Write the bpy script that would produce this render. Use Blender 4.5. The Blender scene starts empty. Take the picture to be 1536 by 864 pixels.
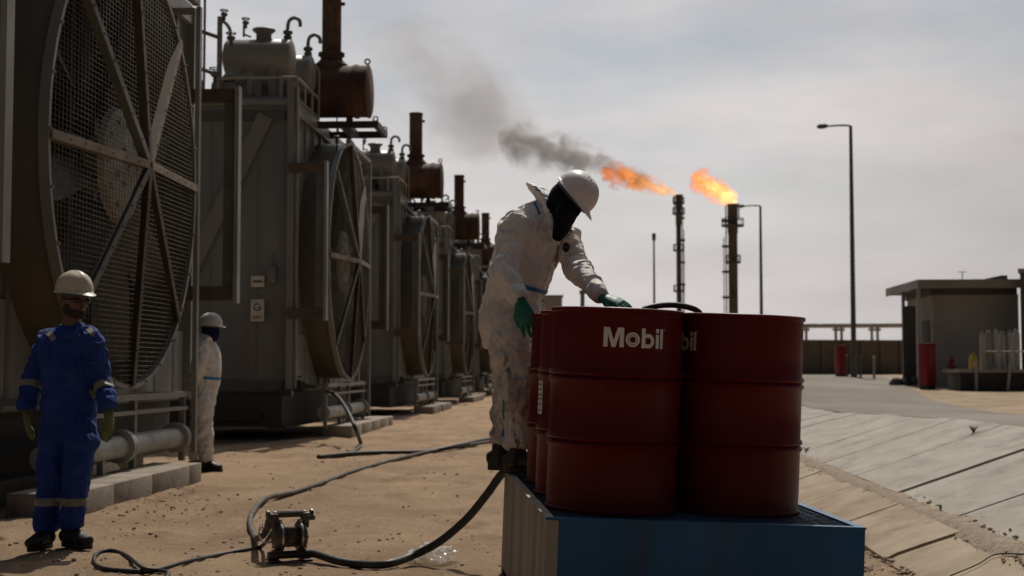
import bpy, bmesh, math, random
from mathutils import Vector, Matrix, noise, geometry
R = math.radians
rnd = random.Random(7)
V = Vector
sc = bpy.context.scene
col = sc.collection

# ------------------------------------------------------------------ camera
CAMZ, FPX, PITCH = 1.17, 2133.0, math.atan((553 - 432) / 2133.0)
cam = bpy.data.cameras.new('camera'); camo = bpy.data.objects.new('camera', cam); col.objects.link(camo)
cam.lens = FPX / 1536 * 36; cam.sensor_width = 36; cam.clip_end = 6000; cam.clip_start = 0.1
camo.location = (0, 0, CAMZ); camo.rotation_euler = (math.pi / 2 + PITCH, 0, 0)
cam.dof.use_dof = True; cam.dof.focus_distance = 7.3; cam.dof.aperture_fstop = 3.8
sc.camera = camo

# ------------------------------------------------------------------ sky and sun
SUN_AZ, SUN_EL = R(8), R(55)          # azimuth clockwise from +Y (the view direction): the sun stands in front of the camera
sdir = V((math.sin(SUN_AZ) * math.cos(SUN_EL), math.cos(SUN_AZ) * math.cos(SUN_EL), math.sin(SUN_EL)))
sun = bpy.data.lights.new('sun', 'SUN'); sun.energy = 5.0; sun.angle = R(0.6); sun.color = (1, .93, .82)
suno = bpy.data.objects.new('sun', sun); col.objects.link(suno)
suno.rotation_euler = (-sdir).to_track_quat('-Z', 'Y').to_euler(); suno.location = (5, 30, 60)

w = bpy.data.worlds.new('World'); sc.world = w; w.use_nodes = True
nt = w.node_tree; nt.nodes.clear(); N = nt.nodes.new; L = nt.links.new
out = N('ShaderNodeOutputWorld'); bg = N('ShaderNodeBackground'); bg.inputs['Strength'].default_value = 0.1
sky = N('ShaderNodeTexSky'); sky.sky_type = 'NISHITA'; sky.sun_disc = False
sky.sun_elevation = SUN_EL; sky.sun_rotation = SUN_AZ; sky.dust_density = 1.2; sky.air_density = 1.3
tc = N('ShaderNodeTexCoord')
dot = N('ShaderNodeVectorMath'); dot.operation = 'DOT_PRODUCT'; dot.inputs[1].default_value = V((-.05, .96, .25)).normalized()
L(tc.outputs['Generated'], dot.inputs[0])
glow = N('ShaderNodeMapRange'); glow.interpolation_type = 'SMOOTHSTEP'
glow.inputs['From Min'].default_value = 0.70; glow.inputs['From Max'].default_value = 1.0
glow.inputs['To Min'].default_value = 0.0; glow.inputs['To Max'].default_value = 1.0
L(dot.outputs['Value'], glow.inputs['Value'])
ccol = N('ShaderNodeMix'); ccol.data_type = 'RGBA'
ccol.inputs['A'].default_value = (.42, .42, .46, 1); ccol.inputs['B'].default_value = (11.0, 10.35, 10.2, 1)
L(glow.outputs['Result'], ccol.inputs['Factor'])
# the veil is brightest round the sun
dot2 = N('ShaderNodeVectorMath'); dot2.operation = 'DOT_PRODUCT'; dot2.inputs[1].default_value = sdir; L(tc.outputs['Generated'], dot2.inputs[0])
gl2 = N('ShaderNodeMapRange'); gl2.interpolation_type = 'SMOOTHSTEP'; gl2.inputs['From Min'].default_value = .76; gl2.inputs['From Max'].default_value = 1.0; L(dot2.outputs['Value'], gl2.inputs['Value'])
ccol2 = N('ShaderNodeMix'); ccol2.data_type = 'RGBA'; ccol2.inputs['B'].default_value = (24, 23, 22, 1)
L(gl2.outputs['Result'], ccol2.inputs['Factor']); L(ccol.outputs['Result'], ccol2.inputs['A'])
# cloud bands: noise stretched sideways
mp = N('ShaderNodeMapping'); mp.inputs['Scale'].default_value = (1.6, 1.6, 5.0); mp.inputs['Rotation'].default_value = (0.12, 0.25, 0)
L(tc.outputs['Generated'], mp.inputs['Vector'])
n1 = N('ShaderNodeTexNoise'); n1.inputs['Scale'].default_value = 2.2; n1.inputs['Detail'].default_value = 6; n1.inputs['Roughness'].default_value = .55
L(mp.outputs['Vector'], n1.inputs['Vector'])
cr = N('ShaderNodeMapRange'); cr.inputs['From Min'].default_value = .36; cr.inputs['From Max'].default_value = .62
cr.inputs['To Min'].default_value = .46; cr.inputs['To Max'].default_value = 1.0
L(n1.outputs['Fac'], cr.inputs['Value'])
sep = N('ShaderNodeSeparateXYZ'); L(tc.outputs['Generated'], sep.inputs[0])
hz = N('ShaderNodeMapRange'); hz.inputs['From Min'].default_value = .07; hz.inputs['From Max'].default_value = .25
hz.inputs['To Min'].default_value = 1; hz.inputs['To Max'].default_value = 0
L(sep.outputs['Z'], hz.inputs['Value'])
mx2 = N('ShaderNodeMath'); mx2.operation = 'MAXIMUM'
hz2 = N('ShaderNodeMath'); hz2.operation = 'MULTIPLY'; hz2.inputs[1].default_value = .985; L(hz.outputs['Result'], hz2.inputs[0])
L(cr.outputs['Result'], mx2.inputs[0]); L(hz2.outputs[0], mx2.inputs[1])
# the cirrus is a little greyer in its thick parts
n2 = N('ShaderNodeTexNoise'); n2.inputs['Scale'].default_value = 3.1; n2.inputs['Detail'].default_value = 5
L(mp.outputs['Vector'], n2.inputs['Vector'])
tk = N('ShaderNodeMapRange'); tk.inputs['From Min'].default_value = .35; tk.inputs['From Max'].default_value = .65
tk.inputs['To Min'].default_value = .88; tk.inputs['To Max'].default_value = 1.07
L(n2.outputs['Fac'], tk.inputs['Value'])
tm = N('ShaderNodeMix'); tm.data_type = 'RGBA'; tm.blend_type = 'MULTIPLY'; tm.inputs['Factor'].default_value = 1
L(ccol2.outputs['Result'], tm.inputs['A']); L(tk.outputs['Result'], tm.inputs['B'])
mix = N('ShaderNodeMix'); mix.data_type = 'RGBA'
L(mx2.outputs[0], mix.inputs['Factor']); L(sky.outputs['Color'], mix.inputs['A']); L(tm.outputs['Result'], mix.inputs['B'])
L(mix.outputs['Result'], bg.inputs['Color']); L(bg.outputs[0], out.inputs['Surface'])

sc.view_settings.view_transform = 'Standard'; sc.view_settings.look = 'None'
sc.view_settings.exposure = -0.68; sc.view_settings.gamma = 1; sc.view_settings.use_curve_mapping = False
sc.cycles.use_denoising = True; sc.cycles.max_bounces = 8; sc.cycles.transparent_max_bounces = 16
sc.cycles.volume_max_steps = 256; sc.cycles.sample_clamp_indirect = 6

# ------------------------------------------------------------------ helpers
def P(px, py, Y):
    u, v = (px - 768) / FPX, (432 - py) / FPX
    d = V((u, math.cos(PITCH) - v * math.sin(PITCH), math.sin(PITCH) + v * math.cos(PITCH)))
    t = Y / d.y
    return V((d.x * t, Y, CAMZ + d.z * t))
TH = math.atan((890 - 768) / FPX)       # the row of machines and the drain run this much to the right of the view
EF, ER = V((math.sin(TH), math.cos(TH), 0)), V((math.cos(TH), -math.sin(TH), 0))
def row(r, t, z=0.0): return ER * r + EF * t + V((0, 0, z))

def tag(o, label=None, cat=None, group=None, kind=None):
    if label: o['label'] = label
    if cat: o['category'] = cat
    if group: o['group'] = group
    if kind: o['kind'] = kind
    return o
def empty(name, loc=(0, 0, 0), rz=0.0, label=None, cat=None, group=None):
    o = bpy.data.objects.new(name, None); col.objects.link(o)
    o.empty_display_size = .1; o.location = loc; o.rotation_euler = (0, 0, rz)
    return tag(o, label, cat, group)
def root_of(o):
    while o.parent: o = o.parent
    return o
def link_mesh(name, me, m, parent=None, world=False, angle=40):
    if m is not None and not me.materials:
        for k in (m if isinstance(m, (list, tuple)) else [m]): me.materials.append(k)
    if parent is not None and world:
        me.transform(root_of(parent).matrix_basis.inverted())
    me.polygons.foreach_set('use_smooth', [True] * len(me.polygons))
    if angle is not None: me.set_sharp_from_angle(angle=R(angle))
    o = bpy.data.objects.new(name, me); col.objects.link(o)
    if parent is not None: o.parent = parent
    return o
def copy_tree(o, parent=None):
    c = o.copy(); col.objects.link(c); c.parent = parent
    for ch in o.children: copy_tree(ch, c)
    return c

class MB:
    def __init__(s): s.bm = bmesh.new()
    def box(s, c, size, rot=None, bev=0.0):
        g = bmesh.ops.create_cube(s.bm, size=1.0)['verts']
        M = Matrix.Translation(V(c)) @ (rot.to_4x4() if rot is not None else Matrix.Identity(4)) @ Matrix.Diagonal((*size, 1))
        bmesh.ops.transform(s.bm, matrix=M, verts=g)
        if bev > 0:
            es = list({e for v in g for e in v.link_edges})
            bmesh.ops.bevel(s.bm, geom=es, offset=bev, segments=2, affect='EDGES', profile=.5)
        return s
    def bx(s, x0, x1, y0, y1, z0, z1, bev=0.0):
        return s.box(((x0 + x1) / 2, (y0 + y1) / 2, (z0 + z1) / 2), (abs(x1 - x0), abs(y1 - y0), abs(z1 - z0)), None, bev)
    def bar(s, a, b, wd, th, up=(0, 0, 1), bev=0.0):
        a, b = V(a), V(b); d = b - a; ln = d.length; d.normalize(); up = V(up)
        if abs(d.dot(up)) > .98: up = V((1, 0, 0))
        sx = d.cross(up).normalized(); uz = sx.cross(d).normalized()
        rot = Matrix((sx, d, uz)).transposed()
        return s.box((a + b) / 2, (wd, ln, th), rot, bev)
    def cyl(s, a, b, r0, r1=None, seg=16, cap=True):
        a, b = V(a), V(b); r1 = r0 if r1 is None else r1
        return s.loft([(a, r0), (b, r1)], seg, cap)
    def loft(s, pts, seg=12, cap=True):
        P_ = [V(p[0]) for p in pts]; rings = []; ref = None
        for i, (p, r) in enumerate(pts):
            a = P_[max(0, i - 1)]; b = P_[min(len(P_) - 1, i + 1)]
            t = (b - a).normalized() if (b - a).length > 1e-9 else V((0, 0, 1))
            if ref is None:
                ref = V((0, 0, 1)) if abs(t.z) < .9 else V((1, 0, 0))
            n = (ref - t * ref.dot(t)).normalized(); ref = n; bn = t.cross(n)
            rings.append([s.bm.verts.new(V(p) + (n * math.cos(k * 2 * math.pi / seg) + bn * math.sin(k * 2 * math.pi / seg)) * r) for k in range(seg)])
        for r0, r1 in zip(rings, rings[1:]):
            for k in range(seg):
                s.bm.faces.new((r0[k], r0[(k + 1) % seg], r1[(k + 1) % seg], r1[k]))
        if cap:
            s.bm.faces.new(rings[0][::-1]); s.bm.faces.new(rings[-1])
        return s
    def lathe(s, prof, org=(0, 0, 0), axis=(0, 0, 1), seg=32, capb=False, capt=False):
        ax = V(axis).normalized(); q = V((0, 0, 1)).rotation_difference(ax); o = V(org); rings = []
        for (r, z) in prof:
            rings.append([s.bm.verts.new(o + q @ V((r * math.cos(k * 2 * math.pi / seg), r * math.sin(k * 2 * math.pi / seg), z))) for k in range(seg)])
        for r0, r1 in zip(rings, rings[1:]):
            for k in range(seg):
                s.bm.faces.new((r0[k], r0[(k + 1) % seg], r1[(k + 1) % seg], r1[k]))
        if capb: s.bm.faces.new(rings[0][::-1])
        if capt: s.bm.faces.new(rings[-1])
        return s
    def sphere(s, c, size, rot=None, u=20, v=14):
        g = bmesh.ops.create_uvsphere(s.bm, u_segments=u, v_segments=v, radius=1.0)['verts']
        size = (size,) * 3 if not hasattr(size, '__len__') else size
        M = Matrix.Translation(V(c)) @ (rot.to_4x4() if rot is not None else Matrix.Identity(4)) @ Matrix.Diagonal((*size, 1))
        bmesh.ops.transform(s.bm, matrix=M, verts=g); return s
    def poly(s, pts, thick=None, nrm=None):
        vs = [s.bm.verts.new(V(p)) for p in pts]; f = s.bm.faces.new(vs)
        if thick:
            e = bmesh.ops.extrude_face_region(s.bm, geom=[f])
            bmesh.ops.translate(s.bm, vec=V(nrm) * thick, verts=[x for x in e['geom'] if isinstance(x, bmesh.types.BMVert)])
        return s
    # chain of elliptical rings with rounded ends: (pos, ra, rb, side)
    def chain(s, pts, seg=18, side=(1, 0, 0), cap=.5):
        pts = [(V(p[0]), p[1], p[2] if len(p) > 2 else p[1], V(p[3]) if len(p) > 3 else V(side)) for p in pts]
        def tan(i):
            return (pts[min(len(pts) - 1, i + 1)][0] - pts[max(0, i - 1)][0]).normalized()
        full = []
        t0, t1 = tan(0), tan(len(pts) - 1)
        p, a, b, sd = pts[0]; h = min(a, b) * cap * 2
        for f in (1.0, .7, .35): full.append((p - t0 * h * .5 * math.sin(f * math.pi / 2), a * math.cos(f * math.pi / 2) + 1e-4, b * math.cos(f * math.pi / 2) + 1e-4, sd, t0))
        for i, (p, a, b, sd) in enumerate(pts): full.append((p, a, b, sd, tan(i)))
        p, a, b, sd = pts[-1]; h = min(a, b) * cap * 2
        for f in (.35, .7, 1.0): full.append((p + t1 * h * .5 * math.sin(f * math.pi / 2), a * math.cos(f * math.pi / 2) + 1e-4, b * math.cos(f * math.pi / 2) + 1e-4, sd, t1))
        rings = []
        for p, a, b, sd, t in full:
            x = sd - t * sd.dot(t)
            if x.length < 1e-3: x = V((0, 1, 0)) - t * t.y
            x.normalize(); y = t.cross(x)
            rings.append([s.bm.verts.new(p + x * a * math.cos(k * 2 * math.pi / seg) + y * b * math.sin(k * 2 * math.pi / seg)) for k in range(seg)])
        for r0, r1 in zip(rings, rings[1:]):
            for k in range(seg):
                s.bm.faces.new((r0[k], r0[(k + 1) % seg], r1[(k + 1) % seg], r1[k]))
        s.bm.faces.new(rings[0][::-1]); s.bm.faces.new(rings[-1])
        return s
    def mesh(s, name='m'):
        bmesh.ops.recalc_face_normals(s.bm, faces=s.bm.faces)
        me = bpy.data.meshes.new(name); s.bm.to_mesh(me); s.bm.free(); return me
    def build(s, name, m, parent=None, world=False, angle=40):
        return link_mesh(name, s.mesh(name), m, parent, world, angle)

def remesh(me, voxel, smooth=6):
    o = bpy.data.objects.new('tmp_remesh', me); col.objects.link(o)
    a = o.modifiers.new('r', 'REMESH'); a.mode = 'VOXEL'; a.voxel_size = voxel
    b = o.modifiers.new('s', 'SMOOTH'); b.iterations = smooth; b.factor = .5
    dg = bpy.context.evaluated_depsgraph_get(); dg.update()
    res = bpy.data.meshes.new_from_object(o.evaluated_get(dg))
    bpy.data.objects.remove(o); return res

def spline(pts, n=8):
    pts = [V(p) for p in pts]; res = []
    q = [pts[0] * 2 - pts[1]] + pts + [pts[-1] * 2 - pts[-2]]
    for i in range(1, len(q) - 2):
        p0, p1, p2, p3 = q[i - 1:i + 3]
        for k in range(n):
            t = k / n
            res.append(.5 * ((2 * p1) + (p2 - p0) * t + (2 * p0 - 5 * p1 + 4 * p2 - p3) * t * t + (3 * p1 - p0 - 3 * p2 + p3) * t ** 3))
    res.append(pts[-1]); return res

# ------------------------------------------------------------------ materials
def pm(name, c1, c2=None, scale=3.0, rough=.6, metal=0.0, bump=0.0, bscale=40.0, c3=None, sscale=1.5, slo=.55, shi=.7, stretch=(1, 1, 1), rvar=.12, spec=.4, coat=0.0, rand=True, wave=None):
    m = bpy.data.materials.new(name); m.use_nodes = True; t = m.node_tree; n = t.nodes; l = t.links
    b = n['Principled BSDF']; b.inputs['Metallic'].default_value = metal
    b.inputs['Specular IOR Level'].default_value = spec; b.inputs['Coat Weight'].default_value = coat
    tcn = n.new('ShaderNodeTexCoord'); src = tcn.outputs['Object']
    if rand:
        oi = n.new('ShaderNodeObjectInfo'); ml = n.new('ShaderNodeMath'); ml.operation = 'MULTIPLY'; ml.inputs[1].default_value = 37
        l.new(oi.outputs['Random'], ml.inputs[0]); ad = n.new('ShaderNodeVectorMath'); ad.operation = 'ADD'
        l.new(src, ad.inputs[0]); l.new(ml.outputs[0], ad.inputs[1]); src = ad.outputs[0]
    mpn = n.new('ShaderNodeMapping'); mpn.inputs['Scale'].default_value = stretch; l.new(src, mpn.inputs['Vector'])
    def nz(sca, det=6, ro=.6):
        x = n.new('ShaderNodeTexNoise'); x.inputs['Scale'].default_value = sca; x.inputs['Detail'].default_value = det; x.inputs['Roughness'].default_value = ro
        l.new(mpn.outputs[0], x.inputs['Vector']); return x.outputs['Fac']
    def ramp(f, lo, hi):
        x = n.new('ShaderNodeMapRange'); x.inputs['From Min'].default_value = lo; x.inputs['From Max'].default_value = hi; l.new(f, x.inputs['Value']); return x.outputs[0]
    def mixc(f, A, B):
        x = n.new('ShaderNodeMix'); x.data_type = 'RGBA'; l.new(f, x.inputs['Factor'])
        for k, c in (('A', A), ('B', B)):
            if isinstance(c, tuple): x.inputs[k].default_value = (*c, 1)
            else: l.new(c, x.inputs[k])
        return x.outputs['Result']
    c2 = c2 or tuple(x * .8 for x in c1)
    f1 = nz(scale); c = mixc(ramp(f1, .35, .68), c1, c2)
    if c3: c = mixc(ramp(nz(sscale, 8, .65), slo, shi), c, c3)
    if rand:
        vr = n.new('ShaderNodeMapRange'); vr.inputs['To Min'].default_value = .86; vr.inputs['To Max'].default_value = 1.14; l.new(oi.outputs['Random'], vr.inputs['Value'])
        hv = n.new('ShaderNodeHueSaturation'); l.new(vr.outputs[0], hv.inputs['Value']); l.new(c, hv.inputs['Color']); c = hv.outputs['Color']
    l.new(c, b.inputs['Base Color'])
    rr = n.new('ShaderNodeMapRange'); rr.inputs['To Min'].default_value = max(.03, rough - rvar); rr.inputs['To Max'].default_value = min(1, rough + rvar)
    rr.inputs['From Min'].default_value = .3; rr.inputs['From Max'].default_value = .7
    l.new(f1, rr.inputs['Value']); l.new(rr.outputs[0], b.inputs['Roughness'])
    if bump > 0:
        bp = n.new('ShaderNodeBump'); bp.inputs['Strength'].default_value = 1; bp.inputs['Distance'].default_value = bump
        l.new(nz(bscale, 5, .6), bp.inputs['Height']); l.new(bp.outputs[0], b.inputs['Normal'])
    m['src'] = 1
    return m
M = {}
M['paint'] = pm('grey_machine_paint', (.165, .17, .165), (.12, .125, .122), 1.3, .5, bump=.002, bscale=18, c3=(.13, .088, .055), sscale=.9, slo=.56, shi=.72, stretch=(1, 1, .35))
M['paint_lt'] = pm('pale_machine_paint', (.21, .205, .188), (.155, .15, .138), 1.6, .45, c3=(.16, .105, .065), sscale=1.2, slo=.6, shi=.74, stretch=(1, 1, .5))
M['paint_dk'] = pm('dark_machine_paint', (.10, .10, .092), (.07, .068, .06), 1.5, .55, bump=.002, bscale=15, c3=(.09, .06, .035), sscale=1.0, slo=.55, shi=.7)
M['shroud'] = pm('dusty_brown_shroud_paint', (.10, .09, .07), (.07, .065, .05), 1.1, .6, bump=.002, bscale=14, c3=(.12, .08, .048), sscale=.8, slo=.55, shi=.7, stretch=(1, 1, .3))
M['tan'] = pm('tan_rusted_and_sunlit_bar', (.22, .175, .13), (.14, .105, .075), 3, .6, c3=(.16, .08, .04), sscale=4, slo=.6, shi=.72)
M['brown'] = pm('brown_rusted_beam', (.085, .06, .04), (.06, .042, .028), 3, .7, bump=.002, bscale=30)
M['rust'] = pm('rusted_steel', (.095, .047, .029), (.05, .025, .017), 2.5, .8, bump=.004, bscale=22, c3=(.17, .10, .062), sscale=1.3, slo=.52, shi=.7, stretch=(1, 1, .6))
M['black'] = pm('black_steel', (.02, .02, .02), (.035, .032, .03), 4, .5)
M['core'] = pm('dark_radiator_core', (.009, .009, .008), (.014, .013, .012), 6, .8)
M['wire'] = pm('guard_wire', (.13, .115, .09), (.09, .08, .06), 6, .6)
M['blade'] = pm('fan_blade_metal', (.06, .057, .052), (.04, .038, .034), 2, .5)
M['skid'] = pm('skid_dark_steel', (.035, .032, .028), (.055, .048, .04), 3, .7)
M['hub'] = pm('pale_hub_metal', (.40, .38, .33), (.30, .28, .24), 3, .5)
M['pipe'] = pm('pale_pipe_paint', (.33, .32, .29), (.25, .24, .215), 3, .5, c3=(.22, .15, .09), sscale=3, slo=.6, shi=.72)
M['concrete'] = pm('concrete', (.31, .265, .21), (.23, .19, .145), 2.2, .9, bump=.006, bscale=26, c3=(.15, .11, .075), sscale=1.3, slo=.52, shi=.7)
M['drum'] = pm('dark_red_drum_paint', (.105, .005, .0072), (.09, .0043, .0064), 2, .42, spec=.16, bump=.0016, bscale=5, rvar=.05, c3=(.15, .045, .04), sscale=9, slo=.62, shi=.74, stretch=(1, 1, .22))
M['logo'] = pm('white_drum_lettering', (.62, .60, .58), (.55, .52, .50), 12, .5)
M['label'] = pm('white_paper_label', (.7, .68, .64), (.55, .52, .48), 14, .6)
M['ink'] = pm('printed_ink', (.03, .03, .03), None, 5, .7)
M['blue'] = pm('blue_tray_paint', (.007, .105, .25), (.006, .08, .19), 2, .5, bump=.001, bscale=20, c3=(.055, .052, .05), sscale=2.2, slo=.50, shi=.75, stretch=(1, 1, .25))
M['galv'] = pm('dusty_galvanised_side', (.30, .27, .225), (.19, .165, .13), 3, .6, metal=.25, c3=(.12, .085, .055), sscale=3.2, slo=.46, shi=.66, stretch=(1, 1.6, .10), bump=.002, bscale=12)
M['rubber'] = pm('black_rubber', (.017, .016, .015), (.03, .027, .024), 8, .55, c3=(.13, .095, .065), sscale=3, slo=.6, shi=.75)
M['hose_dusty'] = pm('dusty_hose_rubber', (.10, .085, .068), (.065, .055, .043), 9, .75, c3=(.20, .15, .105), sscale=5, slo=.5, shi=.7)
M['pump'] = pm('oily_cast_aluminium', (.10, .085, .07), (.05, .042, .034), 14, .45, metal=.5, bump=.002, bscale=60, c3=(.15, .10, .065), sscale=14, slo=.56, shi=.7)
M['steel'] = pm('bright_clamp_steel', (.6, .58, .55), (.45, .42, .38), 10, .3, metal=1)
M['redp'] = pm('red_cabinet_paint', (.24, .010, .018), (.19, .008, .014), 2, .5)
M['stack'] = pm('flare_stack_steel', (.075, .07, .06), (.05, .047, .04), .4, .7)
M['pole'] = pm('lamp_pole_steel', (.10, .105, .095), (.07, .072, .066), .8, .55)
M['bwall'] = pm('grey_render_wall', (.37, .345, .31), (.30, .28, .25), .6, .85, bump=.004, bscale=6)
M['bdark'] = pm('dark_metal_cladding', (.10, .092, .082), (.075, .069, .062), 1, .7)
M['broof'] = pm('pale_roof_sheet', (.27, .25, .21), (.2, .185, .155), 1, .6)
M['fwall'] = pm('far_block_wall', (.20, .16, .12), (.15, .122, .092), .5, .9, c3=(.11, .085, .06), sscale=.4, slo=.5, shi=.7)
M['yellow'] = pm('yellow_paint', (.45, .30, .04), None, 3, .5)
M['white'] = pm('white_paint', (.42, .41, .39), (.34, .33, .31), 4, .5, c3=(.3, .27, .22), sscale=3, slo=.6, shi=.75)
M['helmet'] = pm('white_helmet_plastic', (.66, .645, .625), (.58, .56, .54), 8, .38, c3=(.27, .235, .20), sscale=9, slo=.60, shi=.76, rvar=.06, spec=.45)
M['helmet2'] = pm('cream_helmet_plastic', (.60, .53, .41), (.50, .44, .34), 8, .42, c3=(.30, .23, .16), sscale=11, slo=.6, shi=.76)
M['knit'] = pm('black_knit', (.006, .006, .007), (.009, .009, .010), 30, .95, spec=.15, bump=.0015, bscale=300)
M['navy'] = pm('navy_knit', (.012, .016, .05), (.009, .012, .038), 30, .95, spec=.15)
M['boot'] = pm('black_boot_leather', (.012, .011, .010), (.022, .02, .017), 12, .55, c3=(.10, .07, .045), sscale=14, slo=.62, shi=.8, bump=.001, bscale=80)
M['sole'] = pm('boot_sole_rubber', (.02, .017, .015), (.05, .038, .028), 14, .8)
M['glove'] = pm('green_rubber_glove', (.006, .15, .105), (.005, .10, .072), 12, .5, bump=.001, bscale=60, c3=(.012, .04, .03), sscale=16, slo=.6, shi=.76)
M['glove2'] = pm('dirty_green_work_glove', (.13, .16, .05), (.085, .105, .04), 22, .8, bump=.001, bscale=90, c3=(.07, .06, .035), sscale=16, slo=.52, shi=.7)
M['skin'] = pm('brown_skin', (.115, .055, .034), (.09, .043, .027), 25, .5, bump=.0006, bscale=200)
M['beard'] = pm('dark_beard_hair', (.020, .012, .008), (.034, .020, .014), 60, .8, bump=.003, bscale=220)
M['lens'] = pm('dark_glasses_lens', (.01, .008, .008), None, 5, .12)
M['tape'] = pm('grey_reflective_tape', (.22, .205, .165), (.16, .15, .12), 14, .5)
M['bluetape'] = pm('blue_seam_tape', (.01, .17, .36), (.01, .13, .28), 14, .6)
M['bluec'] = pm('royal_blue_cotton', (.009, .037, .215), (.007, .027, .16), 5, .85, bump=.0022, bscale=26, c3=(.009, .022, .10), sscale=3, slo=.58, shi=.78)
M['whitec'] = pm('clean_white_coverall_cloth', (.82, .80, .77), (.74, .72, .69), 5, .75, bump=.0025, bscale=24, c3=(.58, .53, .46), sscale=2.6, slo=.58, shi=.76)
M['leaf'] = pm('dry_weed_leaf', (.10, .11, .045), (.14, .12, .06), 9, .8)
M['stone'] = pm('brown_stone', (.33, .235, .16), (.17, .115, .078), 2.5, .95, rand=False)
M['board'] = pm('sign_plate_paint', (.55, .52, .45), (.45, .42, .36), 6, .5)

def dirty_white():
    m = pm('dirty_white_coverall_cloth', (.80, .765, .73), (.71, .67, .63), 5, .75, bump=.0028, bscale=22)
    t = m.node_tree; n = t.nodes; l = t.links; b = n['Principled BSDF']
    base = b.inputs['Base Color'].links[0].from_socket
    tcn = n.new('ShaderNodeTexCoord'); sp = n.new('ShaderNodeSeparateXYZ'); l.new(tcn.outputs['Object'], sp.inputs[0])
    # oil and dust splashed over trousers, cuffs and belly: dirt that stays with the cloth
    hgt = n.new('ShaderNodeMapRange'); hgt.inputs['From Min'].default_value = 0.95; hgt.inputs['From Max'].default_value = 1.75
    hgt.inputs['To Min'].default_value = .15; hgt.inputs['To Max'].default_value = -.17; l.new(sp.outputs['Z'], hgt.inputs['Value'])
    def dirt(scale, lo, hi, c, prev, st=(1, 1, 1), gain=1.0, use=True):
        mpn = n.new('ShaderNodeMapping'); mpn.inputs['Scale'].default_value = st; l.new(tcn.outputs['Object'], mpn.inputs[0])
        x = n.new('ShaderNodeTexNoise'); x.inputs['Scale'].default_value = scale; x.inputs['Detail'].default_value = 9; x.inputs['Roughness'].default_value = .68
        l.new(mpn.outputs[0], x.inputs['Vector']); f = x.outputs['Fac']
        if use:
            a = n.new('ShaderNodeMath'); a.operation = 'ADD'; l.new(f, a.inputs[0]); l.new(hgt.outputs[0], a.inputs[1]); f = a.outputs[0]
        r = n.new('ShaderNodeMapRange'); r.inputs['From Min'].default_value = lo; r.inputs['From Max'].default_value = hi; r.inputs['To Max'].default_value = gain; l.new(f, r.inputs['Value'])
        k = n.new('ShaderNodeMix'); k.data_type = 'RGBA'; l.new(r.outputs[0], k.inputs['Factor']); l.new(prev, k.inputs['A']); k.inputs['B'].default_value = (*c, 1)
        return k.outputs['Result']
    c = dirt(2.2, .40, .72, (.33, .265, .20), base, (1, 1, .7), .8)
    c = dirt(5.5, .58, .74, (.17, .13, .095), c, (1, 1, .6), .6)
    c = dirt(4.2, .60, .70, (.30, .25, .21), c, (1, 1, .7), .4, use=False)
    c = dirt(17, .66, .74, (.07, .05, .038), c, (1, 1, .55), .8)
    l.new(c, b.inputs['Base Color']); return m
M['dirtyc'] = dirty_white()
def add_folds(m, scale, dist, st=(1, 1, .55), fine=.5):
    """creased cloth: ridged noise in two directions added to the bump"""
    t = m.node_tree; n = t.nodes; l = t.links; b = n['Principled BSDF']; tcn = n.new('ShaderNodeTexCoord'); prev = b.inputs['Normal'].links[0].from_socket
    for k, (rot, sc_) in enumerate((((.5, .3, .2), 1.0), ((-.6, -.4, .9), 1.35), ((.2, .9, .1), 2.6))):
        mpn = n.new('ShaderNodeMapping'); mpn.inputs['Rotation'].default_value = rot; mpn.inputs['Scale'].default_value = (1, 1, .4); l.new(tcn.outputs['Object'], mpn.inputs[0])
        x = n.new('ShaderNodeTexNoise'); x.inputs['Scale'].default_value = scale * sc_; x.inputs['Detail'].default_value = 3; x.inputs['Roughness'].default_value = .45; x.inputs['Distortion'].default_value = .5; l.new(mpn.outputs[0], x.inputs[0])
        a = n.new('ShaderNodeMath'); a.operation = 'SUBTRACT'; a.inputs[1].default_value = .5; l.new(x.outputs['Fac'], a.inputs[0])
        c = n.new('ShaderNodeMath'); c.operation = 'ABSOLUTE'; l.new(a.outputs[0], c.inputs[0])
        bp = n.new('ShaderNodeBump'); bp.invert = True; bp.inputs['Distance'].default_value = dist * (fine if k == 2 else 1); l.new(c.outputs[0], bp.inputs['Height']); l.new(prev, bp.inputs['Normal']); prev = bp.outputs[0]
    l.new(prev, b.inputs['Normal'])
add_folds(M['dirtyc'], 5.2, .085, fine=.12); add_folds(M['whitec'], 5.2, .085, fine=.12); add_folds(M['bluec'], 5, .08, fine=.12)

def sheet_mat():
    m = bpy.data.materials.new('clear_plastic_film'); m.use_nodes = True; t = m.node_tree; n = t.nodes; l = t.links
    b = n['Principled BSDF']; b.inputs['Base Color'].default_value = (.8, .8, .78, 1); b.inputs['Roughness'].default_value = .16
    tr = n.new('ShaderNodeBsdfTransparent'); mxs = n.new('ShaderNodeMixShader'); mxs.inputs[0].default_value = .26
    l.new(tr.outputs[0], mxs.inputs[1]); l.new(b.outputs[0], mxs.inputs[2]); l.new(mxs.outputs[0], n['Material Output'].inputs[0]); return m
M['film'] = sheet_mat()

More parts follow.
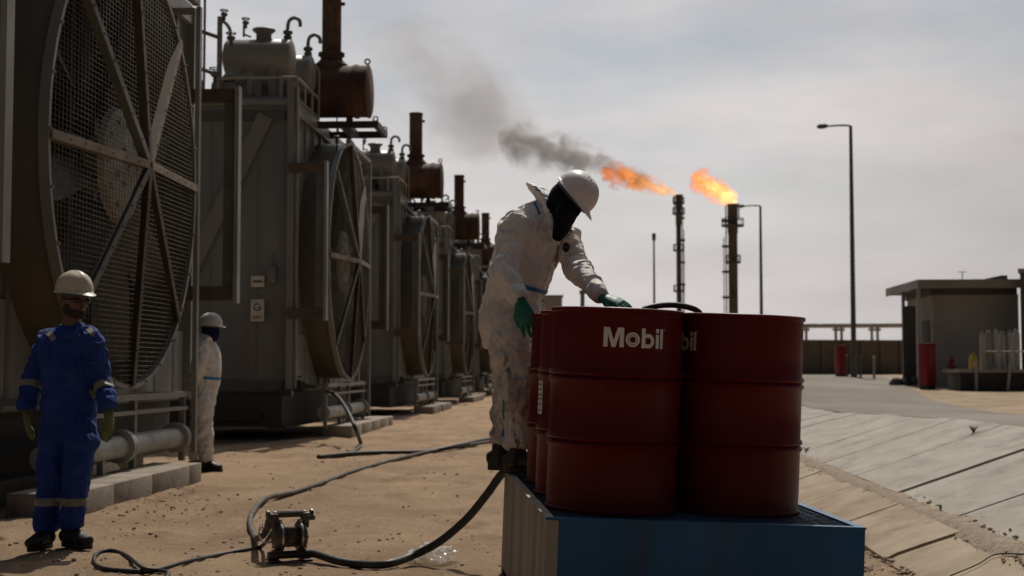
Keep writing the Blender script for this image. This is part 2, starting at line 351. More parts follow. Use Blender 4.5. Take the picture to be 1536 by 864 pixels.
def ground_mat():
    m = bpy.data.materials.new('sandy_dirt'); m.use_nodes = True; t = m.node_tree; n = t.nodes; l = t.links; b = n['Principled BSDF']
    b.inputs['Roughness'].default_value = .95; b.inputs['Specular IOR Level'].default_value = .15
    tcn = n.new('ShaderNodeTexCoord')
    def nz(s, d=6, r=.6, st=(1, 1, 1)):
        mpn = n.new('ShaderNodeMapping'); mpn.inputs['Scale'].default_value = st; l.new(tcn.outputs['Object'], mpn.inputs[0])
        x = n.new('ShaderNodeTexNoise'); x.inputs['Scale'].default_value = s; x.inputs['Detail'].default_value = d; x.inputs['Roughness'].default_value = r
        l.new(mpn.outputs[0], x.inputs[0]); return x.outputs['Fac']
    def rp(f, lo, hi, g=1.0):
        x = n.new('ShaderNodeMapRange'); x.inputs[1].default_value = lo; x.inputs[2].default_value = hi; x.inputs[4].default_value = g; l.new(f, x.inputs[0]); return x.outputs[0]
    def mc(f, A, B):
        x = n.new('ShaderNodeMix'); x.data_type = 'RGBA'; l.new(f, x.inputs['Factor'])
        for k, c in (('A', A), ('B', B)):
            if isinstance(c, tuple): x.inputs[k].default_value = (*c, 1)
            else: l.new(c, x.inputs[k])
        return x.outputs['Result']
    c = mc(rp(nz(.8), .35, .65), (.50, .348, .225), (.35, .238, .15))
    c = mc(rp(nz(1.4, 8, .65, (1, .45, 1)), .55, .75, .9), c, (.20, .125, .075))
    c = mc(rp(nz(.55, 6, .6, (1.6, .5, 1)), .56, .74, .6), c, (.24, .16, .105))
    c = mc(rp(nz(9, 8, .7), .55, .72, .6), c, (.62, .455, .31))
    c = mc(rp(nz(55, 4, .7), .58, .72, .65), c, (.17, .10, .058))
    c = mc(rp(nz(130, 2, .6), .62, .72, .5), c, (.66, .53, .39))
    l.new(c, b.inputs['Base Color'])
    b1 = n.new('ShaderNodeBump'); b1.inputs['Distance'].default_value = .05; l.new(nz(14, 8, .7), b1.inputs['Height'])
    b2 = n.new('ShaderNodeBump'); b2.inputs['Distance'].default_value = .02; l.new(nz(70, 5, .7), b2.inputs['Height']); l.new(b1.outputs[0], b2.inputs['Normal'])
    l.new(b2.outputs[0], b.inputs['Normal']); return m
M['dirt'] = ground_mat()
M['silt'] = pm('grey_brown_silt', (.34, .265, .19), (.20, .15, .105), 16, .95, bump=.02, bscale=45, c3=(.46, .37, .27), sscale=40, slo=.58, shi=.7, rand=False)
M['sand'] = pm('pale_shoulder_sand', (.33, .235, .15), (.22, .155, .098), .9, .95, bump=.02, bscale=5, rand=False)
M['asphalt'] = pm('dusty_road_surface', (.185, .16, .132), (.15, .128, .104), .35, .9, bump=.006, bscale=40, c3=(.23, .185, .14), sscale=.6, slo=.5, shi=.75, rand=False, stretch=(1, .5, 1))
M['slab'] = pm('pale_drain_concrete', (.37, .34, .295), (.315, .285, .245), 1.6, .9, bump=.006, bscale=22, c3=(.215, .195, .17), sscale=2.0, slo=.50, shi=.74, rand=False, stretch=(1.5, .8, 1), spec=.2)
M['slab_near'] = pm('sandy_drain_concrete', (.36, .29, .215), (.27, .205, .145), 1.4, .92, bump=.006, bscale=22, c3=(.21, .15, .10), sscale=1.6, slo=.48, shi=.66, rand=False, spec=.2)

# ------------------------------------------------------------------ ground
RV, RN, RT = 3.06, 2.36, 4.84           # drain: valley line, near edge, far (top) edge, measured across from the row direction
def lerp(a, b, t): return a + (b - a) * max(0, min(1, t))
def top_z(t): return lerp(.50, .30, (t - 19) / 10) if t < 32 else lerp(.30, .62, (t - 32) / 22)
def hgt(x, y):
    p = V((x, y, 0)); r, t = p.dot(ER), p.dot(EF)
    tz = top_z(t)
    if r < 1.25: z = 0
    elif r < 1.75: z = lerp(0, -.38, (r - 1.25) / .5)
    elif r < RN: z = -.38
    elif r < RV: z = lerp(-.365, -.12, (r - RN) / (RV - RN))
    elif r < RT: z = lerp(-.12, tz, (r - RV) / (RT - RV))
    else: z = tz
    return z + (lerp(0, .2, (y - 48) / 20) if r > RT else 0)
def ground_z(x, y):
    p_ = V((x, y, 0)); r = p_.dot(ER); z = hgt(x, y)
    k = 1 - max(0, min(1, (y - 30) / 30))
    if r < RN + .1:
        tt = p_.dot(EF); z += k * (.022 * noise.noise(V((r * 1.6, tt * .16, 5))) + .014 * noise.noise(V((r * 4.5, tt * .3, 9))) + .018 * noise.noise(V((x * .9, y * .9, 3))) + .020 * noise.noise(V((x * 3.0, y * 3.0, 7))) + .013 * noise.noise(V((x * 8, y * 8, 1))))
        if r > RN - .02: z -= .09
    elif r < RT: z -= .09
    else: z -= .03
    return z
def grid_mesh(xs, ys, zf):
    vs = [(x, y, zf(x, y)) for y in ys for x in xs]; nx = len(xs)
    fs = [(j * nx + i, j * nx + i + 1, (j + 1) * nx + i + 1, (j + 1) * nx + i) for j in range(len(ys) - 1) for i in range(nx - 1)]
    me = bpy.data.meshes.new('grid'); me.from_pydata(vs, [], fs); return me
def steps(lst):
    o = [lst[0][0]]
    for a, b, d in lst:
        n_ = max(1, round((b - a) / d)); o += [a + (b - a) * k / n_ for k in range(1, n_ + 1)]
    return o
xs = steps([(-1500, -200, 325), (-200, -40, 40), (-40, -9, 5), (-9, -5, .25), (-5, 3.2, .055), (3.2, 9, .2), (9, 40, 3), (40, 200, 20), (200, 1500, 325)])
ys = steps([(-60, -5, 11), (-5, 5, 1), (5, 13, .06), (13, 26, .15), (26, 60, .8), (60, 140, 4), (140, 3000, 220)])
g = link_mesh('ground', grid_mesh(xs, ys, ground_z), M['dirt'], angle=None); tag(g, kind='structure')

# drain slabs: cast panels with open joints
def slab_strip(name, r0, r1, m, joints, seed):
    rr = random.Random(seed); mb = MB()
    for a, b in zip(joints, joints[1:]):
        gp_ = .017 if a < 14 else .024; a2, b2 = a + gp_, b - gp_; n_ = 6; top = []
        dz = rr.uniform(-.012, .012); tw = rr.uniform(-.012, .012)
        for j in range(5):
            t = a2 + (b2 - a2) * j / 4
            rw = []
            for i in range(n_ + 1):
                f = i / n_; r = r0 + (r1 - r0) * f; p = row(r, t)
                z = hgt(p.x, p.y) + dz + tw * (j / 4 - .5) + .006 * noise.noise(V((p.x * 1.7, p.y * 1.7, seed)))
                if f == 0 or f == 1:
                    p += ER * (.03 * noise.noise(V((t * 2.1, seed, 4))))
                rw.append(mb.bm.verts.new((p.x, p.y, z)))
            top.append(rw)
        fs = [mb.bm.faces.new((top[j][i], top[j][i + 1], top[j + 1][i + 1], top[j + 1][i])) for j in range(4) for i in range(n_)]
        e = bmesh.ops.extrude_face_region(mb.bm, geom=fs)
        nv = [x for x in e['geom'] if isinstance(x, bmesh.types.BMVert)]
        bmesh.ops.translate(mb.bm, vec=(0, 0, -.075), verts=nv)
    o = mb.build(name, m, angle=30); tag(o, kind='structure'); return o
JT = [12.55 - 2.3 * k for k in (4, 3, 2, 1)] + [12.55 + 2.32 * k for k in range(0, 19)]
slab_strip('drain_bank', RV + .04, RT, M['slab'], JT, 3)
slab_strip('drain_apron', RN, RV - .10, M['slab_near'], [j - .75 for j in JT], 5)
# dusty road above the drain
rd = []
def road_sheet():
    left, right = [], []
    for t in (0, 4, 8, 12, 16, 20, 24, 28, 32, 37, 42, 48, 54, 60, 66, 74, 82):
        p = row(RT - .01 + (.05 * noise.noise(V((t * .7, 1, 2)))), t)
        left.append((p.x if t < 40 else p.x - (t - 40) * .1, p.y))
    def xr(y):
        return lerp(8.3, 8.7, y / 24) if y < 24 else (lerp(8.7, 10.9, (y - 24) / 12.7) if y < 36.7 else lerp(10.9, 19, (y - 36.7) / 38))
    vs = []; NX = 10
    for (x, y) in left:
        for i in range(NX + 1):
            x1 = xr(y) + .25 * noise.noise(V((y * .5, 3, 9)))
            xx = x + (x1 - x) * i / NX; vs.append((xx, y, hgt(xx + .02, y) + .004 + .03 * (1 - abs(2 * i / NX - 1))))
    fs = [(j * (NX + 1) + i, j * (NX + 1) + i + 1, (j + 1) * (NX + 1) + i + 1, (j + 1) * (NX + 1) + i) for j in range(len(left) - 1) for i in range(NX)]
    me = bpy.data.meshes.new('road'); me.from_pydata(vs, [], fs)
    return tag(link_mesh('road', me, M['asphalt'], angle=None), kind='structure')
road_sheet()
def sand_z(x, y): return hgt(x, y) - .012 + .03 * noise.noise(V((x * .5, y * .5, 5))) + .012 * noise.noise(V((x * 1.9, y * 1.9, 5)))
sm_ = grid_mesh(steps([(5.5, 30, .6)]), steps([(6, 84, .7)]), lambda x, y: sand_z(x, y) if V((x, y, 0)).dot(ER) > RT + .4 else hgt(x, y) - .2)
tag(link_mesh('sand_shoulder', sm_, M['sand'], angle=None), kind='structure')

# loose stones and clods
def stones(name, n_, area, size, seed, m, zf=ground_z):
    rr = random.Random(seed); mb = MB()
    for k in range(n_):
        x, y = area(rr)
        s = size * (0.35 + rr.random() ** 5 * 2.6)
        q = Matrix.Rotation(rr.random() * 6.3, 3, 'Z') @ Matrix.Rotation(rr.random() * 6.3, 3, 'X')
        vv = bmesh.ops.create_icosphere(mb.bm, subdivisions=1, radius=1)['verts']
        sx, sy, sz = s * rr.uniform(.7, 1.3), s * rr.uniform(.7, 1.2), s * rr.uniform(.45, .8)
        z = zf(x, y)
        for v in vv:
            j = 1 + rr.uniform(-.22, .22)
            v.co = V((x, y, z + sz * .3)) + Matrix.Rotation(rr.random() * .1, 3, 'Z') @ V((v.co.x * sx * j, v.co.y * sy * j, v.co.z * sz * j))
    return tag(mb.build(name, m, angle=20), 'small brown stones and clods lying loose on the dirt' if 'grit' not in name else 'grey grit gathered along the bottom of the drain', 'stones', kind='stuff')
def a_near(rr):
    y = 7.4 + 14 * rr.random() ** 1.7
    return rr.uniform(-.36, .06) * y + rr.uniform(-.2, .2), y
stones('loose_stones', 2200, a_near, .0065, 11, M['stone'])
M['grit'] = pm('drain_grit', (.38, .29, .205), (.20, .15, .105), 30, .95, rand=False)
def a_valley(rr):
    t = 8 + 16 * rr.random() ** 1.5; p = row(RV + rr.gauss(-.03, .075), t); return p.x, p.y
def a_oil(rr):
    p = G0(rr.gauss(250, 45), rr.gauss(748, 16)); return p
def G0(px, py):
    Y = FPX * CAMZ / (py - 553); p = P(px, py, Y); return p.x, p.y
stones('loose_stones', 420, a_oil, .007, 17, M['stone'])
stones('drain_grit', 3500, a_valley, .008, 12, M['grit'], lambda x, y: hgt(x, y) - .004)
def a_edge(rr):
    t = 7.2 + 5 * rr.random(); p = row(RN + .05 - abs(rr.gauss(0, .30)), t); return p.x, p.y
stones('edge_grit', 2200, a_edge, .010, 13, M['grit'], lambda x, y: hgt(x, y) - .02)
# a bed of silt in the valley line
def silt():
    vs = []; T = [7 + .12 * k for k in range(260)]
    for t in T:
        wl = .17 + .07 * noise.noise(V((t * 1.3, 2, 0))); wr = .07 + .05 * noise.noise(V((t * 1.1, 7, 0)))
        for i in range(7):
            f = i / 6; r = RV - wl + (wl + wr) * f + .02; p = row(r, t)
            vs.append((p.x, p.y, hgt(p.x, p.y) - .012 + .030 * math.sin(f * math.pi) + .010 * noise.noise(V((p.x * 6, p.y * 6, 0)))))
    fs = [(j * 7 + i, j * 7 + i + 1, (j + 1) * 7 + i + 1, (j + 1) * 7 + i) for j in range(len(T) - 1) for i in range(6)]
    me = bpy.data.meshes.new('silt'); me.from_pydata(vs, [], fs)
    tag(link_mesh('drain_silt', me, M['silt'], angle=None), 'line of grey silt lying in the bottom of the drain', 'silt', kind='stuff')
silt()
#PART2
# ------------------------------------------------------------------ the row of generator units
FC = V((0, 2.78, 3.13)); FR = 2.1
def make_unit():
    u = empty('generator_unit')
    e = MB(); e.bx(-3.5, 0, 0, 6.25, .8, 5.5)
    for k in range(9):                                     # pressed ribs on the side that faces the aisle
        y = .35 + k * .68
        e.bx(-.005, .035, y, y + .09, .9, 5.4)
    for k in range(4):                                     # flat seams on the end wall
        x = -.55 - k * .78
        e.bx(x, x + .012, -.012, .005, .95, 5.35)
    e.build('enclosure', M['paint'], u)
    r = MB(); r.bx(-3.58, .07, -.06, 6.3, 5.503, 5.60); r.bx(.02, .085, -.02, 6.28, 5.36, 5.502); r.build('roof', M['paint_lt'], u)
    for bb in ((-.04, .07, -.11, -.004, .72, 5.88), (.085, .125, -.06, .02, .85, 5.80), (-3.5, -3.4, -.1, -.004, .8, 5.5), (.0, .11, 6.255, 6.33, .8, 5.5)):
        p = MB(); p.bx(*bb); p.build('corner_post', M['paint_lt'], u)
    b = MB(); b.bar((-.40, -.03, 5.35), (-1.75, -.03, 2.55), .05, .22, up=(0, 1, 0)); o = None
    b2 = MB(); b2.bar((-.42, -.035, 5.32), (-1.85, -.035, 2.35), .26, .06, up=(0, 1, 0)); b.bm.free()
    b2.build('diagonal_brace', M['paint_lt'], u)
    for z0, z1 in ((.80, .98), (5.25, 5.4)):
        b = MB(); b.bx(-3.4, -.1, -.05, -.003, z0, z1); b.build('end_beam', M['paint_dk'], u)
    j = MB(); j.bx(-.36, -.22, -.10, -.003, 2.55, 2.85, .01); j.cyl((-.29, -.05, 2.85), (-.29, -.05, 3.05), .015); j.build('junction_box', M['paint'], u)
    # brackets standing out into the aisle at both ends of the fan
    for y, ms in ((-.15, 1), (6.08, 1)):
        f = MB(); x1 = .59 if y < 1 else .68
        f.bx(.0, x1, y - .05, y + .05, 4.36, 4.52); f.build('bracket_beam', M['brown'], u)
        f = MB(); f.bx(.0, x1, y - .05, y + .05, 1.98, 2.15); f.build('bracket_beam', M['brown'], u)
        f = MB(); f.bx(x1 - .14, x1, y - .02, y + .02, 2.152, 4.358); f.build('bracket_web', M['paint_dk'], u)
        f = MB(); f.bx(x1, x1 + .05, y - .07, y + .07, 1.95, 4.55); f.build('bracket_post', M['paint_lt'], u)
    # fan shroud
    s = MB(); s.lathe([(FR + .04, 0), (FR + .04, .30), (FR + .01, .5), (FR - .02, .5), (FR - .02, .02)], (0, FC.y, FC.z), (1, 0, 0), 64)
    sh = s.build('fan_shroud', M['shroud'], u, angle=50)
    s = MB(); s.lathe([(FR + .012, .44), (FR + .055, .44), (FR + .055, .53), (FR + .012, .53), (FR + .012, .44)], (0, FC.y, FC.z), (1, 0, 0), 72)
    for k in range(28):
        a = k / 28 * 2 * math.pi; s.cyl((.53, FC.y + (FR + .034) * math.cos(a), FC.z + (FR + .034) * math.sin(a)), (.55, FC.y + (FR + .034) * math.cos(a), FC.z + (FR + .034) * math.sin(a)), .014, seg=6)
    s.build('shroud_ring', M['paint_lt'], sh)
    s = MB(); s.lathe([(.02, .03), (FR - .03, .03)], (0, FC.y, FC.z), (1, 0, 0), 48)
    s.build('radiator_core', M['core'], u)
    s = MB(); s.bx(0.002, .03, .42, 1.9, .82, 1.75); s.bx(.002, .03, 3.4, 6.2, .82, 1.62); s.bx(.03, .042, 4.35, 4.85, 1.0, 1.25)
    for k in range(11): s.cyl((.03, .55 + k * .53, 1.50), (.05, .55 + k * .53, 1.50), .018, seg=6)
    s.build('lower_panel', M['paint_lt'], u)
    # fan behind the guard
    fan = MB(); fan.cyl((.36, FC.y, FC.z), (.42, FC.y, FC.z), .56, .54, 40); fan.cyl((.10, FC.y, FC.z), (.36, FC.y, FC.z), .26, seg=24)
    for rr_, n_ in ((.42, 10), (.18, 5)):
        for k in range(n_):
            a = k / n_ * 6.283; fan.cyl((.42, FC.y + rr_ * math.cos(a), FC.z + rr_ * math.sin(a)), (.445, FC.y + rr_ * math.cos(a), FC.z + rr_ * math.sin(a)), .028, seg=6)
    fan.lathe([(.46, .42), (.48, .434), (.51, .42)], (0, FC.y, FC.z), (1, 0, 0), 36)
    fo = fan.build('fan', M['hub'], u)
    for k in range(8):
        a = k / 8 * 2 * math.pi + .2
        d = V((0, math.cos(a), math.sin(a))); q = V((0, -math.sin(a), math.cos(a))); c = V((.24, FC.y, FC.z))
        bl = MB(); rows = []
        for i in range(7):
            f = i / 6; rd_ = .44 + 1.5 * f; wd = lerp(.13, .24, f * 1.6) * (1 - .25 * max(0, f - .7)); tw = lerp(.75, .35, f)
            rows.append([bl.bm.verts.new(c + d * rd_ + (q * math.cos(tw) + V((1, 0, 0)) * math.sin(tw)) * wd * s_ + V((.012 * s2, 0, 0))) for s_, s2 in ((-1, 0), (0, 1.6), (1, 0), (0, -1))])
        for r0, r1 in zip(rows, rows[1:]):
            for i in range(4): bl.bm.faces.new((r0[i], r0[(i + 1) % 4], r1[(i + 1) % 4], r1[i]))
        bl.bm.faces.new(rows[0][::-1]); bl.bm.faces.new(rows[-1])
        bl.build('blade', M['blade'], fo)
    # wire guard and its eight bars
    wg = MB()
    for st, vert in ((.085, True), (.046, False)):
        k = -int(FR / st)
        while k * st < FR:
            q = k * st; h = math.sqrt(max(0, FR * FR - q * q))
            if h > .05:
                if vert: wg.box((.505, FC.y + q, FC.z), (.005, .005, 2 * h))
                else: wg.box((.512, FC.y, FC.z + q), (.0045, 2 * h, .0045))
            k += 1
    gd = wg.build('wire_guard', M['wire'], u, angle=None)
    apex = V((.70, FC.y, FC.z))
    for k in range(8):
        a = k * math.pi / 4 + .02
        d = V((0, math.cos(a), math.sin(a))); e1 = V((.55, FC.y, FC.z)) + d * (FR + .03)
        bm_ = MB(); sidev = V((0, -math.sin(a), math.cos(a)))
        s0 = apex + d * .03
        bm_.bar(s0, e1, .078, .012, up=(1, 0, 0)); nrm = (e1 - s0).normalized().cross(sidev).normalized()
        if nrm.x < 0: nrm = -nrm
        bm_.bar(s0 - nrm * .04 + sidev * .034, e1 - nrm * .04 + sidev * .034, .012, .075, up=(1, 0, 0))
        for i in range(1, 7): bm_.cyl(s0.lerp(e1, i / 7.2), s0.lerp(e1, i / 7.2) + nrm * .016, .012, seg=6)
        bm_.build('guard_bar', M['tan'] if k in (0, 1, 4) else (M['brown'] if k in (2, 6, 7) else M['paint_dk']), gd)  # level bars are tan paint; the upper far one is tan to look sunlit
    # frame round the far side of the fan
    f = MB(); f.bx(.48, .53, 5.02, 5.10, .25, 5.26); f.bx(.0, .46, 5.03, 5.09, 5.18, 5.25); f.bx(.45, .53, 2.6, 5.02, 5.262, 5.33)
    f.build('fan_frame', M['paint_lt'], u)
    # skid, rails and the drain header under the fan
    s = MB(); s.bx(-3.3, -.12, .02, .16, .22, .80); s.bx(-.30, -.12, .16, 6.2, .22, .80); s.bx(-3.3, -3.1, .16, 6.2, .22, .8); s.bx(-3.0, -.5, 1.5, 1.7, .2, .8); s.bx(-3.0, -.5, 4.2, 4.4, .2, .8)
    s.bx(-.36, -.06, .0, 6.22, .20, .24); s.bx(-1.35, -.45, -.04, .015, .32, .46)
    s.build('skid', M['skid'], u)
    s = MB()
    s.bx(.40, .47, .9, 4.95, .86, .92); s.bx(.40, .47, .9, 4.95, .72, .76)
    for y in (.95, 2.3, 3.2, 4.88): s.bx(.38, .44, y, y + .07, .16, .92)
    s.bx(.0, .42, 4.88, 4.95, .86, .92); s.bx(.0, .42, .95, 1.02, .86, .92)
    s.build('side_rail', M['paint_lt'], u)
    s = MB(); s.cyl((.38, 1.0, .42), (.38, 4.72, .42), .11, seg=24)
    s.build('drain_header', M['pipe'], u)
    for y0 in (4.72, 2.9):
        s = MB(); s.cyl((.38, y0, .42), (.38, y0 + .04, .42), .165, seg=24); s.cyl((.38, y0 + .04, .42), (.38, y0 + .062, .42), .125, seg=16); s.cyl((.38, y0 + .062, .42), (.38, y0 + .10, .42), .165, seg=24)
        s.build('pipe_flange', M['pipe'], u)
    s = MB(); s.cyl((.03, .1, .95), (.03, .1, 1.02), .05); s.cyl((.0, .1, .88), (.34, .05, .88), .035); s.cyl((.30, .05, .88), (.44, .03, .87), .028); s.cyl((.10, .08, .80), (.10, .08, .99), .07)
    s.box((.12, .05, 1.04), (.16, .02, .02)); s.box((-.05, -.08, .78), (.22, .14, .12)); s.cyl((.2, .06, .80), (.2, .06, .96), .055)
    s.build('drain_valve', M['skid'], u)
    # platform on the roof with rail, tanks and pipes
    s = MB(); s.bx(-2.6, .08, .02, 2.0, 5.605, 5.66); s.build('platform', M['paint'], u)
    s = MB(); z = 5.97
    s.cyl((-1.24, .02, z), (.08, .02, z), .024, seg=10); s.cyl((.08, .02, z), (.08, 1.9, z), .024, seg=10); s.cyl((-1.24, .02, z), (-1.24, .3, z), .024, seg=10)
    for x in (-1.24, -.18, -.02, .08): s.cyl((x, .02, 5.62), (x, .02, z), .02, seg=8)
    for y in (.7, 1.3, 1.9): s.cyl((.08, y, 5.6), (.08, y, z + (.5 if y > 1.8 else 0)), .02, seg=8)
    s.cyl((.08, 1.9, z + .5), (.02, 1.6, z + .62), .02, seg=8)
    s.build('railing', M['pipe'], u)
    for x0, x1, y, z, r in ((-1.24, -.13, .62, 6.42, .325), (-1.12, .03, 1.55, 6.34, .33)):
        t = MB(); L_ = x1 - x0; t.lathe([(.001, -.07), (r * .55, -.05), (r * .9, -.012), (r, .02), (r, L_ - .02), (r * .92, L_ + .004), (r * .6, L_ + .03), (.001, L_ + .04)], (x0, y, z), (1, 0, 0), 36)
        tk_ = t.build('expansion_tank', M['paint_lt'], u, angle=50)
        t = MB()
        for xx in (x0 + .25, x1 - .28):
            t.bx(xx - .06, xx + .06, y - .28, y - .25, 5.66, z - .05); t.bx(xx - .06, xx + .06, y + .25, y + .28, 5.66, z - .05); t.bx(xx - .07, xx + .07, y - .3, y + .3, 5.665, 5.70)
        t.build('tank_leg', M['paint_lt'], tk_)
        t = MB(); xc = x0 + .62; t.lathe([(.13, r - .06), (.13, r + .10), (.19, r + .15), (.20, r + .17), (.17, r + .19), (.05, r + .195)], (xc, y, z), (0, 0, 1), 20, capt=True); t.build('filler_cap', M['paint'], tk_)
        t = MB(); xv = x1 - .08
        t.loft([(p, .032) for p in spline([(xv, y, z + r - .05), (xv, y, z + r + .22), (xv + .03, y, z + r + .33), (xv + .12, y, z + r + .37), (xv + .20, y, z + r + .32), (xv + .215, y, z + r + .22)], 5)], 10)
        t.build('vent_pipe', M['paint'], tk_)
        t = MB(); t.sphere((xv, y, z + r + .12), (.085, .085, .05)); t.cyl((xv, y, z + r - .04), (xv, y, z + r + .06), .07); t.build('vent_valve', M['paint_dk'], tk_)
    s = MB()
    s.cyl((-1.24, .1, 5.66), (-1.24, .1, 7.02), .045, seg=10)
    s.loft([(p, .03) for p in spline([(-1.24, .1, 6.95), (-1.15, .1, 6.92), (-1.07, .1, 6.8), (-1.06, .1, 6.66)], 5)], 8)
    s.build('vent_riser', M['paint_lt'], u); s = MB()
    s.cyl((-.86, .2, 6.7), (-.86, .2, 6.9), .02, seg=8); s.cyl((-.86, .2, 6.75), (-.74, .2, 6.7), .02, seg=8); s.build('sample_pipe', M['paint_lt'], u); s = MB()
    s.cyl((-1.4, .3, 5.85), (-1.0, .3, 5.85), .11); s.build('valve_pipe', M['paint_lt'], u); s = MB(); s.cyl((-.75, .2, 5.7), (-.75, .2, 6.1), .05); s.build('tank_pipe', M['paint_lt'], u)
    for x in (-.27, -.14): s = MB(); s.cyl((x, .4, 5.35), (x, .4, 6.1), .035, seg=8); s.build('tank_pipe', M['paint_lt'], u)
    for c, r in (((-1.17, .1, 7.06), .06), ((-1.05, .1, 6.66), .075), ((-.83, .2, 6.94), .06), ((-1.36, .3, 6.1), .09), ((-1.15, .3, 5.98), .07)):
        s = MB(); s.sphere(c, (r, r * .8, r * .7), u=10, v=8); s.cyl(V(c) - V((0, 0, r * 1.6)), V(c), r * .45, seg=8); s.lathe([(r * 1.1, 0), (r * 1.25, .012), (r * 1.1, .024)], V(c) + V((0, 0, r * .9)), (0, 0, 1), 12); s.build('hand_valve', M['paint_dk'], u)
    s = MB()
    s.bx(-1.68, -1.56, .05, .2, 5.6, 6.72); s.bx(-1.72, -1.52, .02, .24, 5.6, 5.95)
    s.cyl((-1.47, .0, 5.55), (-1.47, .0, 7.4), .022, seg=8); s.cyl((-1.85, .1, 5.2), (-1.85, .1, 7.3), .035, seg=8); s.cyl((-2.3, .1, 5.6), (-2.3, .1, 7.3), .03, seg=8)
    for z in (6.05, 6.68): s.bar((-2.0, .06, z + .25), (-1.24, .06, z - .02), .035, .06)
    s.build('roof_ladder', M['paint'], u)
    # exhaust silencer
    s = MB(); y, z, r = 2.45, 6.2, .47
    s.lathe([(.001, -1.75), (r * .8, -1.72), (r, -1.66), (r, .62), (r + .02, .64), (r + .02, .70), (r, .72), (r, .86), (r + .015, .87), (r + .015, .90), (r - .02, .915), (.001, .93)], (0, y, z), (1, 0, 0), 48)
    for k in (-1.2, -.5): s.lathe([(r, k), (r + .012, k + .01), (r + .012, k + .05), (r, k + .06)], (0, y, z), (1, 0, 0), 48)
    s.lathe([(.045, -.012), (.06, 0), (.045, .012), (.03, 0), (.045, -.012)], (.86, y, z + r + .08), (0, 1, 0), 16)
    mu = s.build('silencer', M['rust'], u, angle=35)
    s = MB(); s.lathe([(.30, r - .13), (.30, r + .02), (.20, r + .12), (.20, r + .18), (.24, r + .19), (.24, r + .24), (.175, r + .25), (.175, 1.78), (.185, 1.78), (.185, 1.84), (.15, 1.84), (.15, 1.6)], (.20, y, z), (0, 0, 1), 32)
    s.cyl((.37, y, z + 1.62), (.44, y, z + 1.62), .035, seg=8)
    s.build('exhaust_stack', M['rust'], mu, angle=35)
    s = MB(); s.poly([(.48, y - .06, z - .66), (.60, y - .06, z - .66), (.58, y - .06, z - .2), (.50, y - .06, z - .2)], .12, (0, 1, 0)); s.build('saddle', M['rust'], mu)
    s = MB(); s.poly([(-1.3, y - .06, z - .66), (-1.1, y - .06, z - .66), (-1.12, y - .06, z - .2), (-1.28, y - .06, z - .2)], .12, (0, 1, 0)); s.build('saddle', M['rust'], mu)
    s = MB()
    for yy in (y - .55, y + .55): s.bx(-2.2, 1.15, yy - .04, yy + .04, 5.44, 5.56)
    s.bx(1.07, 1.15, y - .51, y + .51, 5.44, 5.56); s.bx(.45, .63, y - .51, y + .51, 5.45, 5.54); s.bx(-1.3, -1.1, y - .51, y + .51, 5.45, 5.54)
    for yy in (y - .55, y + .55): s.lathe([(.04, -.01), (.055, 0), (.04, .01), (.03, 0), (.04, -.01)], (1.1, yy, 5.60), (0, 1, 0), 12)
    s.cyl((.40, y - .5, 5.0), (.40, y - .5, 5.9), .012, seg=6)
    s.build('silencer_beam', M['black'], u)
    s = MB(); s.cyl((.25, FC.y - .02, 5.2), (.25, FC.y - .02, 5.38), .03, seg=8); s.sphere((.25, FC.y - .02, 5.42), (.06, .06, .035), u=10, v=8); s.build('bleed_valve', M['paint_lt'], u)
    return u

UNIT_LABELS = [
    'nearest grey generator unit, its huge mesh-covered fan beside the worker in blue',
    'grey generator unit with the G sign and the biggest visible rusty silencer',
    'generator unit just behind the one with the G sign, third along the row',
    'generator unit fourth along the row, its silencer third of the rusty ones',
    'generator unit fifth along the row, close to the stooping worker\'s shoulder',
    'last small generator unit of the row, half hidden by the stooping worker']
T0, SP = 10.62, 12.35
proto = make_unit(); units = []
for k in range(6):
    u = proto if k == 0 else copy_tree(proto)
    u.location = row(-4.95, T0 + SP * k); u.rotation_euler = (0, 0, -TH)
    tag(u, UNIT_LABELS[k], 'generator', 'generator units standing in a row'); units.append(u)
for ch in proto.children:                  # the nearest unit carries its near bracket a little further out
    if ch.name.startswith('bracket') and min(v.co.y for v in ch.data.vertices) < 1: ch.location.y = -.27

# sign plates fixed on the end wall of the second unit
u2 = units[1]
s = MB(); s.bx(-.62, -.40, -.115, -.10, 1.94, 2.30, .004); sg = s.build('sign_plate', M['board'], u2)
def flat_mesh(name, polys, m, parent, fn):
    bm = bmesh.new()
    for pl in polys:
        tr = geometry.tessellate_polygon([[V((x, y, 0)) for x, y in lp] for lp in pl])
        vs = [bm.verts.new(fn(x, y)) for lp in pl for x, y in lp]
        for t in tr:
            try: bm.faces.new([vs[i] for i in t])
            except ValueError: pass
    bmesh.ops.remove_doubles(bm, verts=bm.verts, dist=1e-6)
    me = bpy.data.meshes.new(name); bm.to_mesh(me); bm.free()
    return link_mesh(name, me, m, parent, angle=None)
def annul(cx, cy, r0, r1, a0=0, a1=360, n=28):
    o = [(cx + r1 * math.cos(R(a0 + (a1 - a0) * k / n)), cy + r1 * math.sin(R(a0 + (a1 - a0) * k / n))) for k in range(n + 1)]
    i = [(cx + r0 * math.cos(R(a0 + (a1 - a0) * k / n)), cy + r0 * math.sin(R(a0 + (a1 - a0) * k / n))) for k in range(n + 1)]
    return [[[o[k], o[k + 1], i[k + 1], i[k]]] for k in range(n)]
Gp = annul(0, 0, .045, .065, 40, 330) + [[[(.002, -.012), (.068, -.012), (.068, .008), (.002, .008)]], [[(.048, -.045), (.066, -.045), (.066, -.0125), (.048, -.0125)]]]
flat_mesh('letter', Gp, M['ink'], sg, lambda x, y: V((-.51 + x, -.118, 2.17 + y)))
